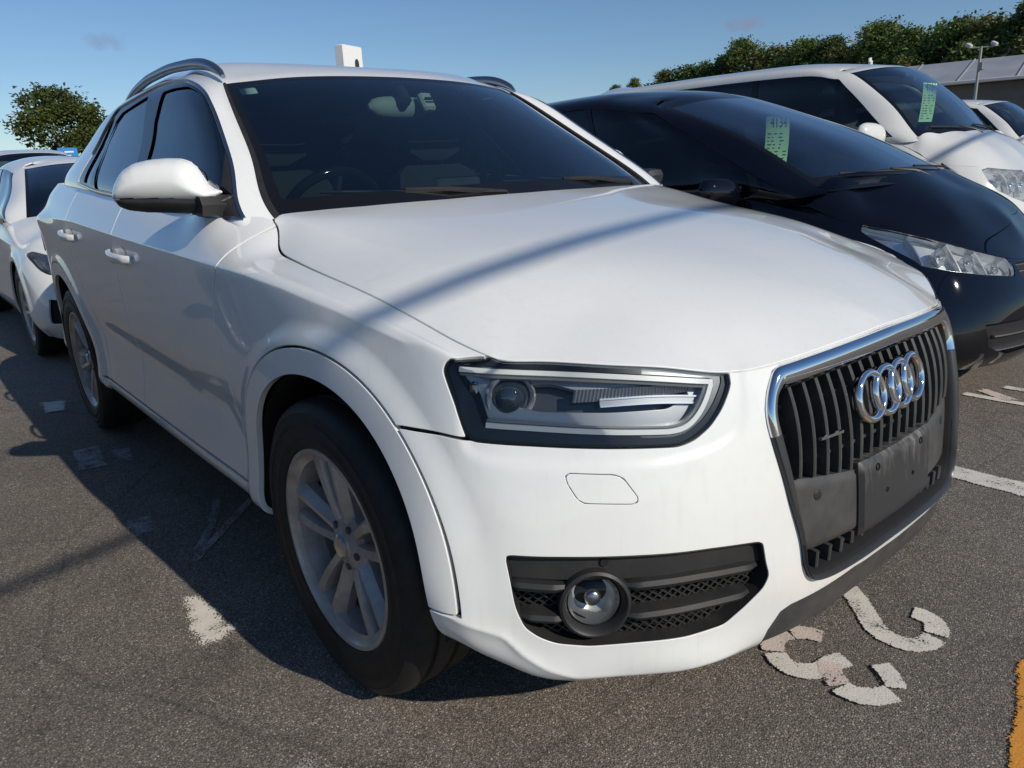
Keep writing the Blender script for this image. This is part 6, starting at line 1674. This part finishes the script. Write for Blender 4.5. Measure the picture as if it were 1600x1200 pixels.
SP_SEDAN = dict(
    W=.885, n=2.4, wn=(.90, .975, .99, .98, .96, .93, .90),
    nose=[(.80, .40, .17), (.86, .44, .28), (.87, .48, .45), (.85, .54, .56), (.83, .58, .61), (.80, .62, .66), (.75, .66, .70)],
    rise=(.02, .02, .02, .05, .07, .09, .11),
    side=[(.06, .885, .19, .46, .76, .862, .785, .83), (-.14, .885, .19, .48, .79, .866, .80, .875), (-.40, .885, .19, .50, .82, .868, .81, .925), (-.9, .882, .19, .50, .85, .868, .82, .945), (-1.5, .882, .19, .50, .87, .868, .82, .96), (-2.2, .884, .20, .50, .89, .866, .82, .975), (-2.7, .884, .22, .52, .905, .855, .81, .99), (-3.2, .86, .25, .54, .91, .82, .78, 1.0)],
    tail=-3.66, tailin=(.03, 0, 0, .03, .05, .07, .10), axles=(0, -2.70), rw=.325, arch=.362,
    crease=[(.1, .78), (-.4, .81), (-1.4, .86), (-2.75, .90)],
    ws_base=[(-.16, .985), (-.40, .70, .955)], ws_top=[(-.98, 1.355), (-1.10, .545, 1.315)], roof_in=.11,
    gside=[(-.48, .80, .945, .575, 1.32, -.68), (-.8, .815, .955, .592, 1.345, -.55), (-1.2, .82, .965, .60, 1.36, -.32), (-1.7, .82, .975, .60, 1.365, -.05), (-2.3, .815, .985, .59, 1.335, .12), (-2.75, .79, .995, .57, 1.28, .32), (-2.95, .75, 1.0, .54, 1.25, .40)], grear=.35,
    lamp=[(1.12, .745), (1.0, .762), (.93, .755), (.829, .735), (.65, .71), (.55, .69), (.55, .63), (.746, .615), (.851, .625), (.914, .65), (1.0, .70)],
    grille=[(-.5, .69), (.42, .67), (.42, .63), (-.5, .62)], bars=[(.655, .42, M_GLOSSBLK, .02)],
    holes=[[(-.5, .42), (.50, .42), (.46, .27), (-.5, .26)], [(.66, .45), (.88, .47), (.93, .30), (.70, .31)]],
    bowls=[(.62, .66, .028), (.74, .668, .028), (.86, .685, .026)], dividers=[(.68, .63, .70), (.80, .64, .72)],
    fender=.28, gaps=[-.45, -1.50, -2.40], hood_end=-.36, hoodpts=[(.10, 0, .93), (.35, 0, .875), (.58, 0, .79), (.35, .45, .855), (-.05, .5, .93)],
    roofpts=[(-1.4, 0, 1.41), (-1.8, 0, 1.425), (-2.2, 0, 1.405)], pillars=[-1.42, -2.40], mirror=(-.60, .975, .985), wipers=[(.52, -.05), (-.10, -.58)])
# ==== build
M_NAVY = paint('black_paint', (.003, .0035, .007), .0004, .3, 1.0, 0.0)
M_PEARL = paint('pearl_white_paint', (.70, .70, .67), .03)
M_SILVER = paint('grey_paint', (.09, .095, .105), .01)
MPV = build_car(SP_MPV, M_NAVY, 'parked_minivan', 'glossy black low minivan parked just right of the white SUV, green sheet in its windscreen', loc=(-.45, 2.65, 0))
VAN = build_car(SP_VAN, M_PEARL, 'parked_van', 'tall white van parked beyond the black minivan, with a green sheet in its windscreen', 'van', loc=(-1.10, 5.25, 0))
SEDAN = build_car(SP_SEDAN, M_WHITE, 'parked_sedan', 'low white sedan parked nose out behind the SUV at the left edge', loc=(-4.78, .0, 0))
def copy_car(src, name, label, loc, repaint=None, group=None):
    c = copy_tree(src); c.name = name; c.location = loc; c['label'] = label
    if repaint:
        seen = {}
        def go(o):
            if o.type == 'MESH' and o.data.materials and o.data.materials[0] in repaint:
                if o.data not in seen: m = o.data.copy(); m.materials[0] = repaint[o.data.materials[0]]; seen[o.data] = m
                o.data = seen[o.data]
            for ch in o.children: go(ch)
        go(c)
    return c
copy_car(VAN['R'], 'parked_van', 'white van roof showing behind the low white sedan at the far left', (-16.2, 1.15, 0))
copy_car(VAN['R'], 'parked_van', 'white car with dark windscreen peeping out at the right edge behind the van hood', (-2.75, 13.1, 0))
copy_car(SEDAN['R'], 'parked_sedan', 'dark grey car in the next bay, seen only as a reflection in the SUV doors', (-.35, -2.85, 0), {M_WHITE: M_SILVER})
copy_car(MPV['R'], 'parked_minivan', 'dark car roof in the far row below the warehouse', (-3.6, 20.0, 0))
# price sheets behind two windscreens
M_GREEN = mat('green_paper', (.42, .70, .42), .7)
M_INK = mat('ink', (.03, .035, .03), .7)
def price_sheet(top, rz, text, label, wd=.21, H=.297):
    """A4 sheet hanging upright behind the glass, facing the car's nose"""
    E = root('price_sheet', label, 'paper', (top[0], top[1], top[2]-H), rz)
    def quad(a, b_, va, vb, off, name, m, nx=4, nz=6):
        V_ = [(off+.012*math.sin((va+(vb-va)*j/nz)/H*2.4), a+(b_-a)*i/nx, va+(vb-va)*j/nz) for i in range(nx+1) for j in range(nz+1)]; k = nz+1
        MB().add(V_, [(i*k+j, (i+1)*k+j, (i+1)*k+j+1, i*k+j+1) for i in range(nx) for j in range(nz)]).build(name, m, E)
    quad(-wd/2, wd/2, 0, H, 0, 'sheet', M_GREEN)
    cu = bpy.data.curves.new('num', 'FONT'); cu.body = text; cu.size = 1.0; cu.align_x = 'CENTER'
    to = bpy.data.objects.new('num', cu); COL.objects.link(to); bpy.context.view_layer.update()
    me = bpy.data.meshes.new_from_object(to.evaluated_get(bpy.context.evaluated_depsgraph_get())); COL.objects.unlink(to); bpy.data.objects.remove(to)
    xs = [v.co.x for v in me.vertices]; sc = wd*.70/(max(xs)-min(xs)); x0 = (max(xs)+min(xs))/2
    for v in me.vertices: z = H*.80+v.co.y*sc*1.15; v.co = Vector((.0025+.012*math.sin(z/H*2.4), (v.co.x-x0)*sc+.006, z))
    me.materials.append(M_INK); link(bpy.data.objects.new('number', me), E)
    rnd = random.Random(int(text))
    for i in range(10):
        vv = H*(.08+.066*i); a = -wd*.42
        while a < wd*.30:
            b_ = a+wd*(.06+.16*rnd.random()); quad(a, min(b_, wd*.42), vv, vv+H*.018, .002, 'print_line', M_INK, 1, 1); a = b_+wd*(.03+.25*rnd.random())
price_sheet((-.987, 2.5, 1.381), -.12, '4134', 'green price sheet numbered 4134 hanging behind the black minivan windscreen')
price_sheet((-1.249, 5.2, 1.669), -.10, '4161', 'green price sheet numbered 4161 hanging behind the white van windscreen')

def green_card():
    E = root('windscreen_card', 'small green card inside the windscreen of the white sedan at the left', 'card', (-5.98, -.36, 1.17), -.15)
    MB().box((0, 0, .025), (.004, .17, .085)).build('card', M_GREEN, E)
green_card()
# ---------------------------------------------------------------- background
def hill():
    xs = np.linspace(-140, 40, 46); pts = []
    rg = np.random.default_rng(3); b = MB(); V = []; rows_ = 9
    for i, t in enumerate(np.linspace(-.45, 1.6, 46)):
        base = np.array((-62., 69.))+(np.array((-16., 54.))-np.array((-62., 69.)))*t
        nrm = np.array((.31, .95))
        for j in range(rows_):
            d = -9+j*7.; p = base+nrm*d; h = 5.6*smoothstep(-9, 30, d)*smoothstep(-.5, .15, t)
            V.append((p[0], p[1], float(h)-.02+.25*rg.random()*(j > 0)))
    b.add(V, [(i*rows_+j, (i+1)*rows_+j, (i+1)*rows_+j+1, i*rows_+j+1) for i in range(45) for j in range(rows_-1)])
    m = mat('hill_grass', (.07, .075, .03), .9); n, l = N(m); t = noise(m, .8, 6, .7); r = ramp(m, t.outputs[0], [(.3, (.035, .045, .015)), (.7, (.10, .10, .04))]); l.new(r.outputs[0], n['Principled BSDF'].inputs['Base Color'])
    tag(b.build('hill', m, None, 60), kind='structure')
hill()
TV = [tree_var(1, 7.2, 2.5, 1.3, 5200, .17, LEAF[0]), tree_var(2, 6.4, 2.6, 1.0, 5200, .17, LEAF[1]), tree_var(3, 7.6, 2.4, 1.6, 5200, .17, LEAF[2]), tree_var(4, 5.6, 2.7, .7, 5200, .17, LEAF[1]), tree_var(5, 3.2, 1.9, .3, 3200, .15, LEAF[2])]
def wood():
    rg = random.Random(11)
    sky = [(-66, 72, 8.0), (-62, 69.5, 10.0), (-60.6, 70.2, 9.6), (-58, 69.5, 7.5), (-54.5, 68.9, 10.6), (-50, 69.8, 11.5), (-45.2, 69.5, 11.8), (-39.5, 67.1, 11.6), (-33.8, 64.6, 11.1), (-31, 63.8, 10.3), (-28.5, 62.5, 10.6), (-25.0, 59.0, 10.6), (-22.9, 57.6, 9.2), (-20.8, 56.3, 9.2), (-18.1, 55.1, 9.3), (-15.9, 53.8, 9.2), (-10, 51, 9.5), (-4, 49, 9.5)]
    A = np.array(sky); s = np.concatenate([[0], np.cumsum(np.hypot(*np.diff(A[:, :2], axis=0).T))])
    G = 'trees of the wood on the hill behind the warehouse'
    lab = ['dark green broad tree in the wood on the hill', 'mid green broad tree in the wood on the hill', 'olive green tall tree in the wood on the hill', 'mid green spreading tree in the wood on the hill', 'low olive shrub at the foot of the wood on the hill']
    d = 10.5
    while d < s[-1]:
        x, y, h = [np.interp(d, s, A[:, k]) for k in range(3)]
        v = rg.choice((0, 1, 2, 3)); H = (7.2, 6.4, 7.6, 5.6)[v]; sc = (.62+.62*rg.random()); jit = rg.uniform(-.9, .45)
        ztop = h+jit; z0 = ztop-H*sc
        place_tree(TV[v], 'tree', lab[v], (x, y, z0), (sc, sc, sc), rg.random()*6.28, G)
        v2 = rg.choice((1, 2, 3)); H2 = (7.2, 6.4, 7.6, 5.6)[v2]; sc2 = .7+.25*rg.random()
        place_tree(TV[v2], 'tree', lab[v2], (x+.8+rg.uniform(-1, 1), y-2.6+rg.uniform(-1, 1), h*.74-H2*sc2+rg.uniform(-.3, .3)), (sc2*1.1, sc2*1.1, sc2), rg.random()*6.28, G)
        if rg.random() < .75: place_tree(TV[4], 'shrub', lab[4], (x+1.3+rg.uniform(-1, 1), y-4.2+rg.uniform(-.8, .8), h*.48-2.6+rg.uniform(-.3, .3)), (1.2, 1.2, 1.0), rg.random()*6.28, G)
        d += 2.0+rg.random()*1.1
    # thin trees standing clear to the left
    for x, y, H, v in ((-62.4, 69.5, 9.7, 3), (-60.4, 70.6, 10.3, 2)):
        sc = .36; place_tree(TV[v], 'tree', 'small lone tree left of the wooded hill, ' + ('lower' if v == 3 else 'taller') + ' of two', (x, y, H-(5.6 if v == 3 else 7.6)*sc), (sc, sc, sc), 1.0)
wood()
BIG = (crown_mesh(21, rand_lobes(21, 8.4, 3.9, 2.0), 11000, .17, leaf_mat('leaf_left', (.030, .045, .012), (.100, .125, .030))), trunk_mesh(21, 8.4, 2.2, rand_lobes(21, 8.4, 3.9, 2.0), .2))
place_tree(BIG, 'tree', 'big round dark tree on the skyline behind the parked cars at the left', (-67.3, 11.4, -.1), (1.05, 1.05, 1.0), .4)
for k, (x, y, sc) in enumerate(((-64, 14.0, .55), (-66, 8.4, .5), (-63, 12.2, .5))):
    place_tree(TV[1 if k != 1 else 0], 'shrub', ('light green low tree right of the big round tree', 'low dark tree at the left foot of the big round tree', 'light green shrub in front of the big round tree')[k], (x, y, 0), (sc*1.1, sc*1.1, sc), k*1.3)

def warehouse():
    A, B = np.array((-19.5, 38.6)), np.array((4.5, 43.0)); L = np.linalg.norm(B-A); d = (B-A)/L; nrm = np.array((d[1], -d[0]))
    if nrm@(np.array(CAM_POS[:2])-A) < 0: nrm = -nrm
    W = root('warehouse', 'long low grey metal-roofed warehouse below the wooded hill', 'building', (A[0], A[1], 0), math.atan2(d[1], d[0]))
    s = 1 if np.cross(d, nrm) > 0 else -1                      # local +y = left of d
    wl = mat('warehouse_wall', (.17, .155, .145), .8); n, l = N(wl); t = noise(wl, .7, 5, .6); r = ramp(wl, t.outputs[0], [(.3, (.13, .12, .11)), (.7, (.20, .185, .17))]); l.new(r.outputs[0], n['Principled BSDF'].inputs['Base Color'])
    rfm = mat('warehouse_roof', (.30, .32, .35), .5); n, l = N(rfm); t = noise(rfm, .5, 5, .6); r = ramp(rfm, t.outputs[0], [(.3, (.24, .255, .28)), (.7, (.36, .375, .40))]); l.new(r.outputs[0], n['Principled BSDF'].inputs['Base Color'])
    dep = 7.0
    MB().box((L/2, -s*dep/2*0-s*(dep/2), 1.95), (L, dep, 3.9)).build('wall', wl, W)
    rf = MB(); pr = [(s*.5, 3.92), (s*.5, 4.04), (-s*3.6, 5.30), (-s*7.6, 4.2), (-s*7.6, 4.08), (-s*3.6, 5.18)]
    V = [(x, y, z) for x in (-.4, L+.4) for y, z in pr]; rf.add(V, [(k, (k+1) % 6, 6+(k+1) % 6, 6+k) for k in range(6)]+[tuple(range(6)), tuple(range(6, 12))])
    ro = rf.build('roof', rfm, W)
    k = 1.2
    while k < L:
        MB().box((k, s*(-1.55), 4.70), (.05, 4.35, .06), R=Matrix.Rotation(-s*math.atan2(1.26, 4.1), 3, 'X')).build('roof_seam', rfm, ro); k += 2.4
    MB().box((L/2, s*.62, 3.98), (L+.8, .16, .16), bev=.03).build('gutter', mat('white_trim', (.6, .6, .58), .6), W)
    for q in np.arange(3, L, 6.2): MB().tube([(q, s*.55, 3.9), (q, s*.07, 3.6), (q, s*.07, .1)], .05, 8).build('downpipe', M_SATIN, W)
    for q in np.arange(5, L, 6.2):
        w = MB().box((q, s*.03, 2.6), (2.2, .10, .9)).build('window', mat('white_trim'), W)
        for a in (-.54, .54): MB().box((q+a, s*.06, 2.6), (.95, .08, .72)).build('pane', M_GLOSSBLK, w)
warehouse()

def lamp_post():
    P = root('lamp_post', 'grey lamp post with two floodlight heads standing before the warehouse', 'lamp post', (-10.94, 34.27, 0))
    m = mat('galvanised', (.33, .33, .32), .5, .6)
    MB().tube([(0, 0, 0), (0, 0, 2.5), (0, 0, 4.95)], [.075, .065, .05], 12).build('pole', m, P)
    MB().tube([(-.38, -.21, 4.92), (.38, .21, 4.92)], .03, 8).build('crossarm', m, P)
    for s in (-1, 1): MB().box((s*.39, s*.22, 5.02), (.26, .20, .16), R=Matrix.Rotation(.5, 3, 'Y'), bev=.04).build('floodlight', mat('lamp_housing', (.55, .55, .53), .5), P)
    MB().box((.08, 0, 4.2), (.18, .18, .3), bev=.02).build('junction_box', m, P)
lamp_post()
def pylon():
    rz = math.radians(22)
    P = root('pylon_sign', 'white boxy pylon sign with a black emblem rising above the SUV roof', 'sign', (-26.5, 14.05, 0), rz)
    w = mat('sign_white', (.80, .80, .78), .5)
    MB().box((0, 0, 5.35), (.42, 1.16, 1.05), bev=.03).build('cabinet', w, P)
    MB().box((0, 0, 2.4), (.30, .5, 4.85), bev=.03).build('post', w, P)
    arch_ = [(.10*math.cos(t), .16*math.sin(t)) for t in np.linspace(0, math.pi, 14)]
    o = [(-.13, -.30), (-.115, .02)]+[(-.115*math.cos(t), .02+.17*math.sin(t)) for t in np.linspace(.2, math.pi-.2, 12)]+[(.115, .02), (.13, -.30), (.05, -.30), (.04, -.12), (-.04, -.12), (-.05, -.30)]
    MB().prism(o, .02, o=(.212, .18, 5.22), ex=(0, 1, 0), ey=(0, 0, 1), ez=(1, 0, 0)).build('emblem', M_INK, P)
pylon()
def blue_sign():
    P = root('blue_sign', 'small bright blue signboard on posts behind the white sedan at the left', 'sign', (-35.9, 5.4, 0), math.radians(-6))
    m = mat('sign_blue', (.015, .22, .55), .5)
    MB().box((0, 0, 2.36), (.08, .74, .62), bev=.01).build('board', m, P)
    for s in (-1, 1): MB().tube([(-.06, s*.25, 0), (-.06, s*.25, 2.6)], .03, 8).build('post', M_SATIN, P)
    for k, (y, wd) in enumerate(((.05, .34), (.0, .22))): MB().box((.045, y, 2.50-.16*k), (.012, wd, .06)).build('lettering', mat('sign_white'), P)
    MB().box((.046, -.2, 2.2), (.012, .2, .18)).build('picture_panel', mat('sign_pale', (.45, .6, .7), .5), P)
blue_sign()
def small_post():
    P = root('vent_post', 'small white angled board on a post above the white van roof', 'sign', (-15.58, 34.62, 0), .3)
    w = mat('sign_white'); MB().tube([(0, 0, 0), (0, 0, 5.0)], .09, 10).build('post', w, P)
    MB().box((0, -.22, 5.02), (.06, .62, .16), R=Matrix.Rotation(.12, 3, 'X'), bev=.01).build('board', w, P)
small_post()
